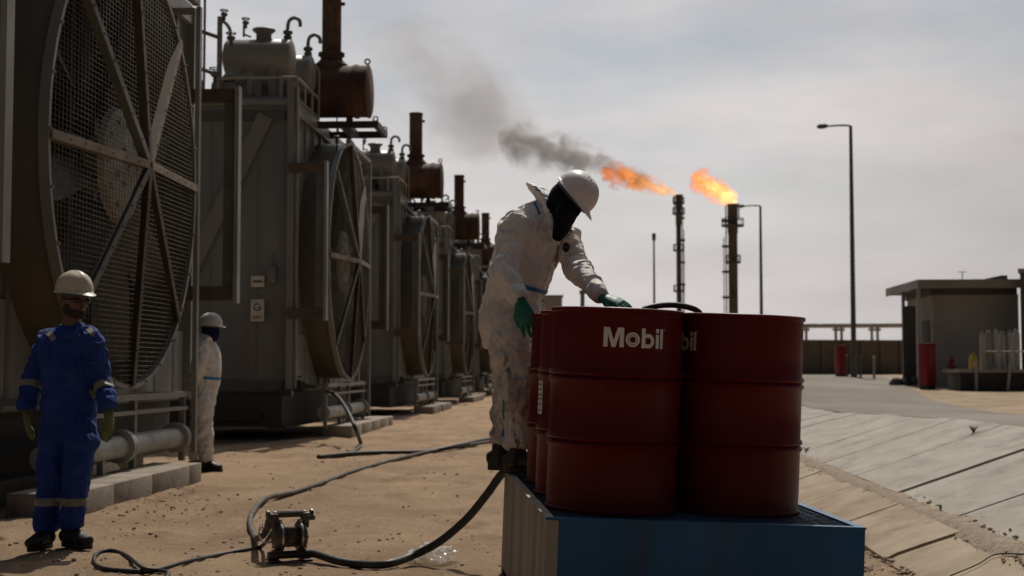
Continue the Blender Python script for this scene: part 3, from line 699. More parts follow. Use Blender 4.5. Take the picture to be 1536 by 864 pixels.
flat_mesh('small_print', [[[(-.07, a), (.07, a), (.07, a + .012), (-.07, a + .012)]] for a in (0, .03)], M['ink'], sg, lambda x, y: V((-.51 + x, -.118, 1.985 + y)))
s = MB(); s.bx(-.62, -.40, -.112, -.10, 2.50, 2.68, .004); sg2 = s.build('name_plate', M['board'], u2)
flat_mesh('small_print', [[[(-.08, 0), (.08, 0), (.08, .045), (-.08, .045)]]], M['paint_dk'], sg2, lambda x, y: V((-.51 + x, -.115, 2.565 + y)))

# concrete plinth beams under the fans
def plinth(t0, t1, r0, r1, h, label, seed):
    rr = random.Random(seed); mb = MB(); t = t0
    while t < t1 - .1:
        ln = min(rr.uniform(1.0, 1.3), t1 - t); 
        if t1 - t - ln < .35: ln = t1 - t
        c = row((r0 + r1) / 2 + rr.uniform(-.008, .008), t + ln / 2, h / 2 - .05)
        mb.box(c, (r1 - r0, ln - .012, h + .1), Matrix.Rotation(-TH + rr.uniform(-.006, .006), 3, 'Z'), .012)
        t += ln
    o = mb.build('concrete_plinth', M['concrete'], angle=40)
    return tag(o, label, 'plinth', 'concrete plinths under the fans')
plinth(11.0, 14.75, -4.62, -4.10, .19, 'long concrete plinth behind the feet of the worker in blue', 1)
plinth(10.2, 15.6, -5.25, -4.98, .22, 'narrow concrete beam behind the long plinth, under the nearest fan\'s white pipe', 2)
ord_ = ['low concrete plinth under the second fan, by the thin hanging hose', 'concrete plinth under the third fan of the row', 'concrete plinth under the fourth fan of the row', 'small concrete plinth under the fifth fan of the row']
for k in range(1, 5):
    plinth(T0 + SP * k + 1.35, T0 + SP * k + 6.4, -4.65, -4.15, .19, ord_[k - 1], 10 + k)
#PART3
# ------------------------------------------------------------------ spill tray with drums
FL, FRt = P(820, 778, 5.85), P(1298, 793, 5.955)
xh = (FRt - FL).normalized(); yh = V((-.08, 1, .013)); yh = (yh - xh * yh.dot(xh)).normalized(); zh = xh.cross(yh)
TM = Matrix.Translation(FL) @ Matrix((xh, yh, zh)).transposed().to_4x4()
TW, TL, TD = (FRt - FL).length, 2.32, .53
tray = empty('spill_tray'); tray.matrix_basis = TM
tag(tray, 'blue steel spill tray with grated top, carrying the dark red drums', 'tray')
s = MB(); s.bx(0, TW, 0, .006, -TD, 0); s.bx(0, TW, TL - .006, TL, -TD, 0); s.bx(TW - .006, TW, .006, TL - .006, -TD, 0); s.bx(.012, TW - .006, .006, TL - .006, -TD, -TD + .006)
s.bx(-.004, TW + .004, -.004, .034, -.004, .005); s.bx(-.004, TW + .004, TL - .034, TL + .004, -.004, .005); s.bx(TW - .034, TW + .004, .034, TL - .034, -.004, .005)
s.build('tray_body', M['blue'], tray)
s = MB(); s.bx(0, .010, .006, TL - .006, -TD, -.004); s.bx(-.004, .034, .034, TL - .034, -.004, .005); s.bx(-.003, .05, -.003, -.0005, -TD, -.005)
s.build('side_panel', M['galv'], tray)
s = MB(); n_ = 24
for k in range(n_): s.bx(.036 + (TW - .075) * k / (n_ - 1), .042 + (TW - .075) * k / (n_ - 1), .034, TL - .034, -.034, -.006)
n_ = 42
for k in range(n_): s.bx(.034, TW - .034, .036 + (TL - .075) * k / (n_ - 1), .042 + (TL - .075) * k / (n_ - 1), -.032, -.004)
M['grate'] = pm('blue_black_grating', (.03, .06, .10), (.02, .03, .045), 6, .45, metal=.4)
s.build('grating', M['grate'], tray, angle=None)
s = MB()
for x in (.0, TW - .1):
    for y in (.02, TL - .16): s.bx(x, x + .1, y, y + .14, -TD - .06, -TD - .0)
s.build('foot', M['skid'], tray)

DR, DH = .2925, .885
def drum_profile():
    p = [(.001, .018), (DR - .022, .018), (DR - .012, .012), (DR - .010, 0), (DR + .002, 0), (DR + .003, .014), (DR - .006, .022), (DR - .006, .03)]
    def hoop(z):
        return [(DR - .004, z - .030), (DR + .003, z - .022), (DR + .007, z - .014), (DR + .003, z - .006), (DR - .006, z), (DR + .003, z + .006), (DR + .007, z + .014), (DR + .003, z + .022), (DR - .004, z + .030)]
    p += [(DR - .004, .10)] + hoop(.305) + [(DR - .004, .45)] + hoop(.585) + [(DR - .004, .70), (DR - .0055, .855), (DR - .006, DH - .022), (DR + .003, DH - .016), (DR + .0035, DH - .003), (DR, DH), (DR - .008, DH), (DR - .010, DH - .004), (DR - .012, DH - .022), (DR - .03, DH - .024), (.001, DH - .022)]
    return p
def make_drum():
    d = empty('oil_drum')
    s = MB(); s.lathe(drum_profile(), seg=96); s.build('barrel', M['drum'], d, angle=50)
    s = MB(); s.cyl((.19, 0, DH - .024), (.19, 0, DH - .008), .035, .032, 20); s.cyl((.19, 0, DH - .008), (.19, 0, DH - .001), .02, .018, 6); s.build('bung', M['steel'], d)
    s = MB(); s.cyl((-.2, .03, DH - .024), (-.2, .03, DH - .010), .018, .017, 16); s.build('bung', M['steel'], d)
    # lettering wraps round the barrel: u along the wrap in metres, v up
    hh = .084; sx = .084
    mp_ = [(0, 0), (0, 1), (.30, 1), (.5, .34), (.70, 1), (1, 1), (1, 0), (.79, 0), (.79, .70), (.60, 0), (.40, 0), (.21, .70), (.21, 0)]
    pol = [[[(x * .088, y * hh) for x, y in mp_]]]
    ocx, ocy = .127, .034
    pol += annul(ocx, ocy, .0225, .0315, n=40) + annul(ocx, ocy, .0105 + .003, .0105 + .0095, n=32)
    bx0 = .167
    pol += [[[(bx0, 0), (bx0 + .017, 0), (bx0 + .017, hh), (bx0, hh)]]]
    b2 = annul(bx0 + .030, .0305, .015, .031, -135, 135, 30)
    ix0 = .237
    i_ = [[[(ix0, 0), (ix0 + .016, 0), (ix0 + .016, .060), (ix0, .060)]], [[(ix0, .067), (ix0 + .016, .067), (ix0 + .016, hh), (ix0, hh)]],
          [[(ix0 + .023, 0), (ix0 + .039, 0), (ix0 + .039, hh), (ix0 + .023, hh)]]]
    tm_ = [[[(ix0 + .044, hh - .004), (ix0 + .050, hh - .004), (ix0 + .050, hh), (ix0 + .044, hh)]]]
    def wrap(off):
        def fn(u, v):
            a = -math.pi / 2 + u / DR; r = DR - .0035 + off
            return V((r * math.cos(a), r * math.sin(a), .715 + v))
        return fn
    def fine(pl):           # cut long pieces so they follow the curve
        return pl
    for grp in ([pol[0]], pol[1:-1], [pol[-1]], i_[:2], i_[2:] + tm_):
        lt = flat_mesh('letter', grp, M['logo'], d, wrap(.0012))
        if grp == [pol[-1]]: flat_mesh('letter_bowl', b2, M['logo'], lt, wrap(.0016))
    return d
GR = 'dark red oil drums on the spill tray'
dproto = make_drum(); drums = []
# local x, y on the tray, turn of the lettering start (degrees from facing the camera)
DP = [(.336, .485, -20, 'near dark red drum at the tray\'s left front, white Mobil lettering fully readable'),
      (.918, .60, -108, 'near dark red drum at the tray\'s right front, only the letters bil showing'),
      (.345, 1.09, 150, 'middle dark red drum of the left file, with a white paper label on its side'),
      (.355, 1.69, 200, 'dark red drum beside the stooping worker\'s right glove, last of the left file'),
      (.96, 1.21, 120, 'dark red drum right behind the one showing only the letters bil'),
      (.98, 1.82, 80, 'dark red drum at the tray\'s far right corner')]
for k, (x, y, a, lab) in enumerate(DP):
    d = dproto if k == 0 else copy_tree(dproto)
    d.matrix_basis = TM @ Matrix.Translation((x, y, -.002)) @ Matrix.Rotation(R(a), 4, 'Z')
    tag(d, lab, 'drum', GR); drums.append(d)
# paper label on the middle drum
def curved(name, m, parent, a0, a1, z0, z1, off, n=8):
    bm = bmesh.new(); r = DR + off; rows = []
    for k in range(n + 1):
        a = R(a0 + (a1 - a0) * k / n); rows.append((bm.verts.new((r * math.cos(a), r * math.sin(a), z0)), bm.verts.new((r * math.cos(a), r * math.sin(a), z1))))
    for p_, q_ in zip(rows, rows[1:]): bm.faces.new((p_[0], q_[0], q_[1], p_[1]))
    me = bpy.data.meshes.new(name); bm.to_mesh(me); bm.free(); return link_mesh(name, me, m, parent, angle=None)
pl = curved('paper_label', M['label'], drums[2], 176 - 150, 196 - 150, .385, .545, -.0018)
for z in (.40, .43, .455, .475, .50, .525): curved('printed_line', M['paint_dk'], pl, 178 - 150, 194 - 150, z, z + .006, -.0008)

def hose(name, pts, r, m, label, cat, n=8, seg=12, group=None):
    mb = MB(); q = spline(pts, n)
    mb.loft([(p, r * (1 + .02 * math.sin(i * 1.7))) for i, p in enumerate(q)], seg)
    o = mb.build(name, m, angle=60); return tag(o, label, cat, group)
def G(px, py, dz=0.0):     # point on the dirt under a pixel
    Y = FPX * CAMZ / (py - 553)
    for _ in range(4):
        p = P(px, py, Y); z = ground_z(p.x, p.y) + dz; Y = FPX * (CAMZ - z) / (py - 553) if py > 556 else Y
    p = P(px, py, Y); p.z = ground_z(p.x, p.y) + dz; return p

hose('transfer_hose', [P(950, 492, 7.0), P(964, 466, 7.02), P(985, 459, 7.05), P(1010, 457.5, 7.08), P(1033, 461, 7.1), P(1049, 469, 7.12), P(1062, 492, 7.14)], .015, M['rubber'],
     'black hose arching over the tops of the drums', 'hose', 10)

# ------------------------------------------------------------------ diaphragm pump and hoses on the dirt
PB = G(434, 838)
pump = empty('diaphragm_pump', (PB.x, PB.y, PB.z), R(24), 'small oily diaphragm pump with carrying bar, standing on the dirt', 'pump')
s = MB(); s.cyl((-.10, 0, .285), (.10, 0, .285), .021, seg=16); s.box((0, 0, .302), (.17, .022, .01), None, .003)
for x in (-.1, .1):
    s.box((x, 0, .268), (.06, .055, .05), None, .012); s.cyl((x, 0, .20), (x, 0, .262), .022, .026)
    s.cyl((x + .03 * (1 if x > 0 else -1), 0, .285), (x + .045 * (1 if x > 0 else -1), 0, .285), .028, seg=8)
s.cyl((.10, -.02, .262), (.15, -.02, .262), .018); s.build('top_manifold', M['pump'], pump)
for sg_ in (-1, 1):
    s = MB(); s.lathe([(.001, .020), (.03, .030), (.065, .022), (.085, .006), (.088, -.008), (.088, -.03), (.06, -.034)], (.078 * sg_, 0, .148), (sg_, 0, 0), 36, capt=True)
    for k in range(6):
        a = k * math.pi / 3; s.box((.078 * sg_ + .017 * sg_, .045 * math.cos(a), .148 + .045 * math.sin(a)), (.008, .075, .008), Matrix.Rotation(a, 3, 'X'))
    s.bx(.078 * sg_ - .03, .078 * sg_ + .022, -.022, .022, .05, .07); s.bx(.078 * sg_ - .026, .078 * sg_ + .02, -.02, .02, .225, .25)
    ch = s.build('chamber', M['pump'], pump)
    s = MB(); s.lathe([(.088, -.006), (.094, -.006), (.0955, 0), (.094, .006), (.088, .006)], (.062 * sg_, 0, .148), (1, 0, 0), 40); s.box((.062 * sg_, -.02, .245), (.014, .03, .016)); s.build('clamp_band', M['steel'], ch)
s = MB(); s.box((0, 0, .148), (.085, .10, .12), None, .012); s.cyl((-.05, 0, .148), (.05, 0, .148), .05, seg=20); s.box((0, -.055, .15), (.05, .02, .07), None, .006); s.cyl((.01, -.06, .17), (.01, -.085, .17), .012); s.cyl((-.012, .05, .15), (-.012, .09, .15), .016)
for z in (.115, .135, .155, .175): s.box((0, -.066, z), (.06, .006, .004))
s.build('air_valve', M['pump'], pump)
s = MB(); s.cyl((-.11, 0, .038), (.125, 0, .038), .024, seg=16)
for x in (-.1, .1):
    s.box((x, 0, .035), (.07, .062, .05), None, .012); s.box((x, -.035, .007), (.06, .08, .012), None, .003); s.box((x, .035, .007), (.06, .08, .012), None, .003)
s.build('bottom_manifold', M['pump'], pump)

hose('suction_hose', [PB + V((.10, -.035, .045)), PB + V((.17, -.07, .05)), G(505, 838, .035), G(540, 843, .027), G(580, 843, .03), P(620, 833, 8.55), P(660, 812, 8.5), P(700, 778, 8.4), P(730, 742, 8.3), P(752, 712, 8.2), P(770, 700, 8.1), P(800, 702, 7.98)], .024, M['rubber'],
     'thick black hose rising from the pump to the blue tray', 'hose', 10, 16)
hose('delivery_hose', [PB + V((-.09, .01, .262)), PB + V((-.13, .03, .24)), P(400, 795, 8.95), P(390, 806, 9.0), G(383, 803, .03), G(376, 786, .024), G(378, 768, .024), G(398, 752, .024), G(440, 737, .024), G(485, 721, .024), G(530, 706, .024), G(590, 689, .024), G(640, 678, .024), G(690, 669, .024), G(745, 660, .024), G(800, 655, .024)], .023, M['hose_dusty'],
     'dusty grey hose running over the dirt from the pump towards the units', 'hose', 10, 14)
hose('air_hose', [PB + V((-.02, .07, .15)), PB + V((-.10, .09, .12)), P(410, 797, 8.9), P(404, 806, 8.9), G(390, 817, .012), G(360, 823, .012), G(325, 829, .012), G(290, 837, .012), G(262, 845, .013), G(225, 853, .013), G(180, 853, .012), G(152, 848, .012), G(141, 838, .012), G(148, 826, .012), G(170, 823, .012), G(193, 832, .014), G(214, 848, .03), G(236, 852, .016), G(252, 856, .012), G(246, 870, .012)], .0125, M['rubber'],
     'thin black air hose looped on the dirt near the boots of the worker in blue', 'hose', 10, 10)
fit = MB(); a_ = PB + V((-.145, -.01, .19)); fit.loft([(p, .006) for p in spline([a_ + V((-.03, 0, .02)), a_ + V((-.04, 0, -.03)), a_ + V((-.01, 0, -.075)), a_ + V((.04, .0, -.07)), a_ + V((.07, 0, -.03))], 6)], 8)
fit.loft([(p, .004) for p in spline([a_ + V((-.035, .0, .03)), a_ + V((-.02, -.02, .035)), a_ + V((-.015, -.02, 0)), a_ + V((-.03, 0, -.02)), a_ + V((-.04, .02, .01)), a_ + V((-.035, .0, .03))], 4)], 8)
o = fit.build('whip_check_cable', M['steel'], pump, world=True)
hose('drain_hose', [P(492, 587, 23.0), P(500, 590, 22.6), P(512, 602, 21.9), P(524, 622, 21.0), P(534, 645, 20.6), G(541, 664, .02), G(538, 672, .015), G(515, 683, .015), G(475, 684, .015)], .03, M['rubber'],
     'black hose hanging from the corner valve of the G sign unit', 'hose', 8, 10)
hose('ground_hose', [G(478, 683.5, .03), G(530, 680, .03), G(580, 677.5, .03), G(640, 676, .03), G(690, 667, .06), G(725, 659, .03), G(760, 656, .03)], .03, M['rubber'],
     'straight black hose lying on the dirt behind the dusty grey hose', 'hose', 6, 10)

# crumpled clear bag
bg_ = G(650, 842); me = bmesh.new(); bmesh.ops.create_icosphere(me, subdivisions=4, radius=1)
for v in me.verts:
    n0 = noise.noise(v.co * 2.3 + V((3, 1, 4))); n1_ = noise.noise(v.co * 5.5); k = 1 + .45 * n0 + .38 * abs(n1_) - .1
    v.co = V((v.co.x * .135 * k, v.co.y * .11 * k, max(-.004, (v.co.z * .5 + .42) * .105 * k)))
mm = bpy.data.meshes.new('bag'); me.to_mesh(mm); me.free(); mm.transform(Matrix.Translation(bg_))
tag(link_mesh('plastic_bag', mm, M['film'], angle=25), 'crumpled clear plastic bag lying on the dirt below the thick hose', 'bag')

# ------------------------------------------------------------------ far side: road furniture, building, wall
def base(px, Y, dz=0.0):
    p = P(px, 560, Y); p.z = hgt(p.x, p.y) + dz; return p
def lamp(px, Y, top_py, arm, label):
    b = base(px, Y); H = P(px, top_py, Y).z - b.z
    l_ = empty('street_lamp', b, 0, label, 'street lamp', 'tall lamp posts by the road')
    s = MB(); s.loft([((0, 0, -.05), .15), ((0, 0, .5), .15), ((0, 0, .52), .125), ((0, 0, H * .6), .10), ((0, 0, H), .075)], 14); s.bx(-.2, .2, -.2, .2, -.06, .03); s.build('pole', M['pole'], l_)
    s = MB(); s.loft([(p, .045) for p in spline([(0, 0, H - .03), (-.1, 0, H + .02), (-.5, 0, H + .03), (-arm + .35, 0, H - .01)], 4)], 8); s.build('arm', M['pole'], l_)
    s = MB(); s.loft([((-arm + .42, 0, H + .0), .05), ((-arm + .3, 0, H + .0), .11), ((-arm + .05, 0, H - .02), .12), ((-arm - .08, 0, H - .04), .05)], 10); s.build('lamp_head', M['pole'], l_)
    return l_
lamp(1281, 64, 189, 1.45, 'tall single-arm lamp post standing beside the first red cabinet')
lamp(1143, 93, 309, 1.45, 'distant single-arm lamp post right of the thicker flare stack')
p0 = base(982, 120); s = MB(); Hh = P(982, 350, 120).z - p0.z; s.loft([(p0, .12), (p0 + V((0, 0, Hh)), .07)], 8); s.cyl(p0 + V((0, 0, Hh - .6)), p0 + V((0, 0, Hh)), .16, seg=8)
tag(s.build('mast', M['pole']), 'thin bare mast left of the two burning flare stacks', 'mast')
p0 = base(874, 110); s = MB(); Hh = P(874, 441, 110).z - p0.z; s.loft([(p0, .2), (p0 + V((0, 0, Hh)), .16)], 8); s.cyl(p0 + V((0, 0, Hh)), p0 + V((0, 0, Hh + .3)), .24, seg=8)
tag(s.build('vent_post', M['pole']), 'short dark post in the gap under the worker\'s raised arm', 'post')

# far wall with a pipe bridge behind it
a, b = base(1085, 84), base(1352, 86); s = MB()
s.bar(a + V((0, 0, .95)), b + V((0, 0, .95)), .25, 2.1); n_ = 9
for k in range(n_ + 1):
    q = a.lerp(b, k / n_); s.box(q + V((0, -.16, .97)), (.3, .2, 2.2))
wl = s.build('boundary_wall', M['fwall']); tag(wl, 'low brown block wall across the end of the road', 'wall')
s = MB(); s.bar(a + V((0, 0, 2.02)), b + V((0, 0, 2.02)), .34, .10); s.build('coping', M['fwall'], wl)
pr = empty('pipe_bridge', base(1258, 100), 0, 'raised pipe on posts running behind the low brown wall', 'pipe')
zt = P(1258, 489, 100).z - pr.location.z
s = MB(); s.cyl((-9, 0, zt), (5, 0, zt + .05), .17, seg=12); s.build('pipe', M['pipe'], pr)
for px in (1150, 1205, 1258, 1312):
    x = P(px, 500, 100).x - pr.location.x; s = MB(); s.bx(x - .28, x - .12, -.1, .1, -.5, zt - .1); s.bx(x + .12, x + .28, -.1, .1, -.5, zt - .1); s.bx(x - .4, x + .4, -.2, .2, zt - .34, zt - .18); s.build('support', M['pipe'], pr)

# building with flat canopy
B0 = V((13.74, 48, hgt(13.74, 48)))
bl = empty('concrete_building', B0, R(-4), 'low grey building with a thin flat canopy roof on the right', 'building')
H = 4.14 - B0.z
s = MB(); s.bx(.66, 3.55, .9, 5.1, -.1, H - .42); s.build('wall', M['bwall'], bl)
s = MB(); s.bx(0, 3.5, 0, 5.6, H - .22, H, .02); s.bx(.6, 3.5, .85, 5.2, H - .44, H - .225); rf = s.build('roof', M['bdark'], bl)
s = MB(); s.bx(-.03, 3.5, -.03, -.002, H - .26, H + .04); s.bx(-.03, -.002, 0, 5.6, H - .26, H + .04); s.build('fascia', M['broof'], rf)
s = MB(); s.bx(-.05, .40, 2.4, 2.6, -.1, H - .75); s.bx(-.04, .02, 2.35, 2.65, H - .75, H - .23); s.build('screen_wall', M['bdark'], bl)
s = MB(); s.bx(.06, .17, .5, .61, -.1, H - .22); s.build('column', M['bwall'], bl)
s = MB(); s.bx(.64, .70, 1.3, 2.6, 0, 2.3); s.build('door', M['bdark'], bl)
s = MB(); s.poly([(1.9, 2, H), (3.5, 2, H), (3.5, 2, H + .30), (3.3, 2, H + .30)], 3, (0, 1, 0)); s.bx(2.2, 2.4, 1.5, 1.7, H, H + .14); s.cyl((1.85, 1.6, H), (1.85, 1.6, H + .4), .015, seg=6); s.cyl((1.7, 1.6, H + .4), (2.0, 1.6, H + .4), .012, seg=6); s.build('roof_ridge', M['broof'], rf)
B1 = V((16.93, 47.3, hgt(17.1, 47))); b2_ = empty('block_annex', B1, R(-24), 'taller dark block at the right picture edge, beside the canopy building', 'building')
s = MB(); s.bx(0, 5, 0, 6, -.1, 4.36 - B1.z); s.build('wall', M['bdark'], b2_); s = MB(); s.bx(-.06, 5.1, -.06, 6.1, 4.36 - B1.z, 4.5 - B1.z); s.build('parapet', M['bwall'], b2_)
# raised platform with gas cylinders
pf = base(1483, 44.0); pf.x -= .95
lp = empty('loading_platform', pf, 0, 'low dark platform carrying pale gas cylinders before the grey building', 'platform')
zd = P(1490, 554, 44).z - pf.z
s = MB(); s.bx(0, 3.4, 0, 1.6, zd - .1, zd); s.build('deck', M['bwall'], lp); s = MB(); s.bx(.15, 3.3, .25, 1.5, 0, zd - .1); s.build('under_deck_fill', M['black'], lp)  # black box filling the space below the deck
for x in (.55, 1.5, 2.2):
    s = MB(); s.bar((x, -.04, -.05), (x + (.12 if x > 1 else 0), -.04, zd + .25), .07, .07); s.build('leg', M['bwall'], lp)
s = MB(); s.cyl((.9, .3, zd + .55), (3.3, .3, zd + .55), .025, seg=8); s.cyl((.9, .3, zd), (.9, .3, zd + .58), .025, seg=8); s.build('rail', M['pipe'], lp)
def gas(x, y, h, r, m, lab):
    g_ = empty('gas_cylinder', pf + V((x, y, zd + .001)), 0, lab, 'gas cylinder', 'gas cylinders on the platform')
    s = MB(); s.lathe([(.001, 0), (r * .9, 0), (r, .03), (r, h - .12), (r * .92, h - .07), (r * .62, h - .03), (r * .6, h - .02)], seg=18, capt=True); s.build('cylinder_body', m, g_)
    s = MB(); s.lathe([(r * .62, h - .03), (r * .64, h + .05), (r * .55, h + .06)], seg=12, capt=True); s.build('valve_cap', M['bwall'], g_)
LB = ['slim white gas cylinder first from the left of the pale row', 'pale gas cylinder second in the row on the platform', 'white gas cylinder third in the row on the platform', 'pale gas cylinder fourth in the row on the platform', 'white gas cylinder fifth in the row on the platform', 'white gas cylinder nearest the right picture edge']
for k in range(6): gas(1.02 + .22 * k, .75 + .08 * (k % 2), 1.12 + .04 * ((k * 7) % 3), .085 + .02 * (k % 2), M['white'] if k % 2 == 0 else M['pipe'], LB[k])
g_ = empty('yellow_bottle', pf + V((.68, .6, zd + .001)), 0, 'short yellow bottle at the left end of the platform', 'gas bottle')
s = MB(); s.lathe([(.001, 0), (.13, 0), (.14, .03), (.14, .3), (.10, .40), (.04, .43)], seg=18, capt=True); s.build('bottle_body', M['yellow'], g_); s = MB(); s.lathe([(.07, .40), (.07, .5)], seg=12); s.build('collar', M['yellow'], g_)

def cabinet(px, Y, wd, h, rz, lab):
    b = base(px, Y); c = empty('fire_cabinet', b, rz, lab, 'cabinet', 'red cabinets by the road')
    s = MB(); s.bx(-wd / 2, wd / 2, -.22, .22, .12, h, .012); s.build('body', M['redp'], c)
    s = MB(); s.bx(-wd / 2 + .04, wd / 2 - .04, -.245, -.222, .2, h - .08, .006); dr = s.build('door', M['redp'], c); s = MB(); s.bx(wd / 2 - .14, wd / 2 - .11, -.275, -.246, h * .5, h * .5 + .16); s.build('handle', M['black'], dr)
    s = MB(); s.bx(-wd / 2 - .01, wd / 2 + .01, -.25, .23, h, h + .03, .008); s.build('lid', M['redp'], c)
    for x in (-wd / 2 + .03, wd / 2 - .09):
        s = MB(); s.bx(x, x + .06, -.2, .2, -.03, .12); s.build('leg', M['black'], c)
cabinet(1391, 46, .36, 1.45, R(24), 'big red cabinet standing before the canopy building')
cabinet(1261, 66, .38, 1.42, R(20), 'smaller red cabinet left of the tall lamp post')
def bollard(px, Y, h, lab, m='pole', r=.05):
    b = base(px, Y); s = MB(); s.lathe([(r * 1.6, -.05), (r * 1.6, .04), (r, .05), (r, h - .06), (r * 1.25, h - .05), (r * 1.25, h - .01), (r * .6, h)], b, seg=12, capt=True)
    return tag(s.build('bollard', M[m]), lab, 'bollard', 'thin posts along the sand edge')
bollard(1291, 62, .95, 'thin grey post just right of the tall lamp post'); bollard(1311, 60, .95, 'thin pale post between the tall lamp and the building', 'bwall')
bollard(1371, 51, 1.0, 'thin dark post touching the big red cabinet on its left'); bollard(1409, 49, .75, 'short dark post just right of the big red cabinet', 'bdark'); bollard(1271, 65, 1.0, 'thin dark post between the smaller red cabinet and the lamp', 'bdark')
b = base(1427, 47); hy = empty('fire_hydrant', b, 0, 'slim red hydrant post on a black base before the grey wall', 'hydrant')
s = MB(); s.lathe([(.17, -.03), (.17, .06), (.13, .16), (.08, .18)], seg=16, capt=True); s.build('base', M['black'], hy)
s = MB(); s.lathe([(.075, .15), (.07, .85), (.10, .86), (.10, .93), (.075, .95), (.06, 1.02), (.02, 1.04)], seg=16, capt=True); s.cyl((-.15, 0, .72), (.15, 0, .72), .045, seg=10); s.build('barrel', M['redp'], hy)
b = base(1350, 50); s = MB(); s.bx(-.35, .35, -.2, .2, 0, .02)
s = MB()
for k in range(9):
    s.sphere(b + V((rnd.uniform(-.3, .5), rnd.uniform(-.2, .2), .05 + .12 * rnd.random())), (rnd.uniform(.12, .22),) * 3, u=8, v=6)
tag(s.build('sack_pile', M['bdark']), 'dark heap of covered sacks under the end of the canopy', 'sacks')
# distant hut seen under the worker's arm
b = base(829, 62); hu = empty('site_hut', b, R(3), 'small brown flat hut far behind the stooping worker', 'hut'); hz_ = P(829, 446, 62).z - b.z
s = MB(); s.bx(-.6, .42, 0, 2, -.1, hz_); s.build('wall', M['bwall'], hu); s = MB(); s.bx(-.65, .47, -.06, 2.06, hz_, hz_ + .1); s.build('roof', M['broof'], hu)
# weeds
def weed(p, h, n_, lab, seed):
    rr = random.Random(seed); mb = MB()
    for k in range(n_):
        a = rr.random() * 6.28; ln = h * rr.uniform(.5, 1.1); t = V((math.cos(a) * ln * rr.uniform(.3, 1), math.sin(a) * ln * rr.uniform(.3, 1), ln)); wd = V((-math.sin(a), math.cos(a), 0)) * ln * .09
        mid = p + t * .55 + V((0, 0, ln * .1))
        mb.bm.faces.new([mb.bm.verts.new(x) for x in (p - wd * .4, p + wd * .4, mid + wd, p + t, mid - wd)])
    tag(mb.build('weed', M['leaf'], angle=None), lab, 'weed', 'dry weeds on the drain')
def bankpt(px, py):
    Y = 14
    for _ in range(30):
        p = P(px, py, Y); z = hgt(p.x, p.y); Y += (p.z - z) * 6 if py > 553 else 0; Y = max(6, min(40, Y))
    p.z = hgt(p.x, p.y); return p
weed(bankpt(1460, 650), .10, 16, 'small dry weed in the joint near the road edge', 3); weed(bankpt(1209, 679), .10, 22, 'green tuft at the drain bottom beside the right drum', 4); weed(bankpt(1411, 766), .06, 12, 'tiny weed in the silt of the drain', 5)
hose('cable', [bankpt(1425, 868) + V((0, 0, .02)), bankpt(1466, 849) + V((0, 0, .012)), bankpt(1494, 834) + V((0, 0, .012)), bankpt(1540, 834) + V((0, 0, .012)), bankpt(1600, 838) + V((0, 0, .012))], .006, M['rubber'], 'thin black cable bent across the near drain slab', 'cable', 6, 8)

# ------------------------------------------------------------------ flare stacks, flames and smoke
def flare(px, Y, top_py, r0, r1, plats, side, lab):
    b = base(px, Y); H = P(px, top_py, Y).z - b.z; f = empty('flare_stack', b, 0, lab, 'flare stack', 'burning flare stacks')
    s = MB(); s.loft([((0, 0, -.1), r0), ((0, 0, H * .82), r0), ((0, 0, H * .83), r1), ((0, 0, H - .3), r1), ((0, 0, H), r1 * 1.12)], 18); s.build('riser', M['stack'], f)
    for py, wd in plats:
        z = P(px, py, Y).z - b.z; s = MB(); s.lathe([(r0, z), (wd, z), (wd, z + .25), (r0, z + .25)], seg=16)
        for k in range(10):
            a = k * .628; s.cyl((wd * .96 * math.cos(a), wd * .96 * math.sin(a), z), (wd * .96 * math.cos(a), wd * .96 * math.sin(a), z + 1.1), .05, seg=6)
        s.lathe([(wd * .94, z + 1.05), (wd, z + 1.05), (wd, z + 1.15), (wd * .94, z + 1.15)], seg=16); s.build('platform', M['stack'], f)
    s = MB(); x = side
    s.bx(x - .08, x + .08, -.1, .1, 0, H * .93); s.bx(x * 1.35 - .05, x * 1.35 + .05, -.1, .1, 0, H * .8)
    k = 3.0
    while k < H * .9: s.bx(min(0, x * 1.6), max(0, x * 1.6), -.15, .15, k, k + .35); k += 3.6
    s.build('ladder', M['stack'], f)
    s = MB(); s.cyl((r1 * 1.2, 0, H - 2.2), (r1 * 1.2, 0, H + .1), .09, seg=6); s.cyl((-r1 * 1.3, 0, H - 3), (-r1 * 1.3, 0, H - .2), .09, seg=6); s.build('pilot', M['stack'], f)
flare(1101, 200, 306, .66, .74, [(340, 1.6), (395, 1.1)], -.95, 'thicker flare stack with compact bright flame, right of the two')
flare(1019.5, 230, 292, .42, .5, [(306, .95), (322, 1.0), (377, .9), (438, .9)], .62, 'thinner flare stack with long flame trailing smoke')

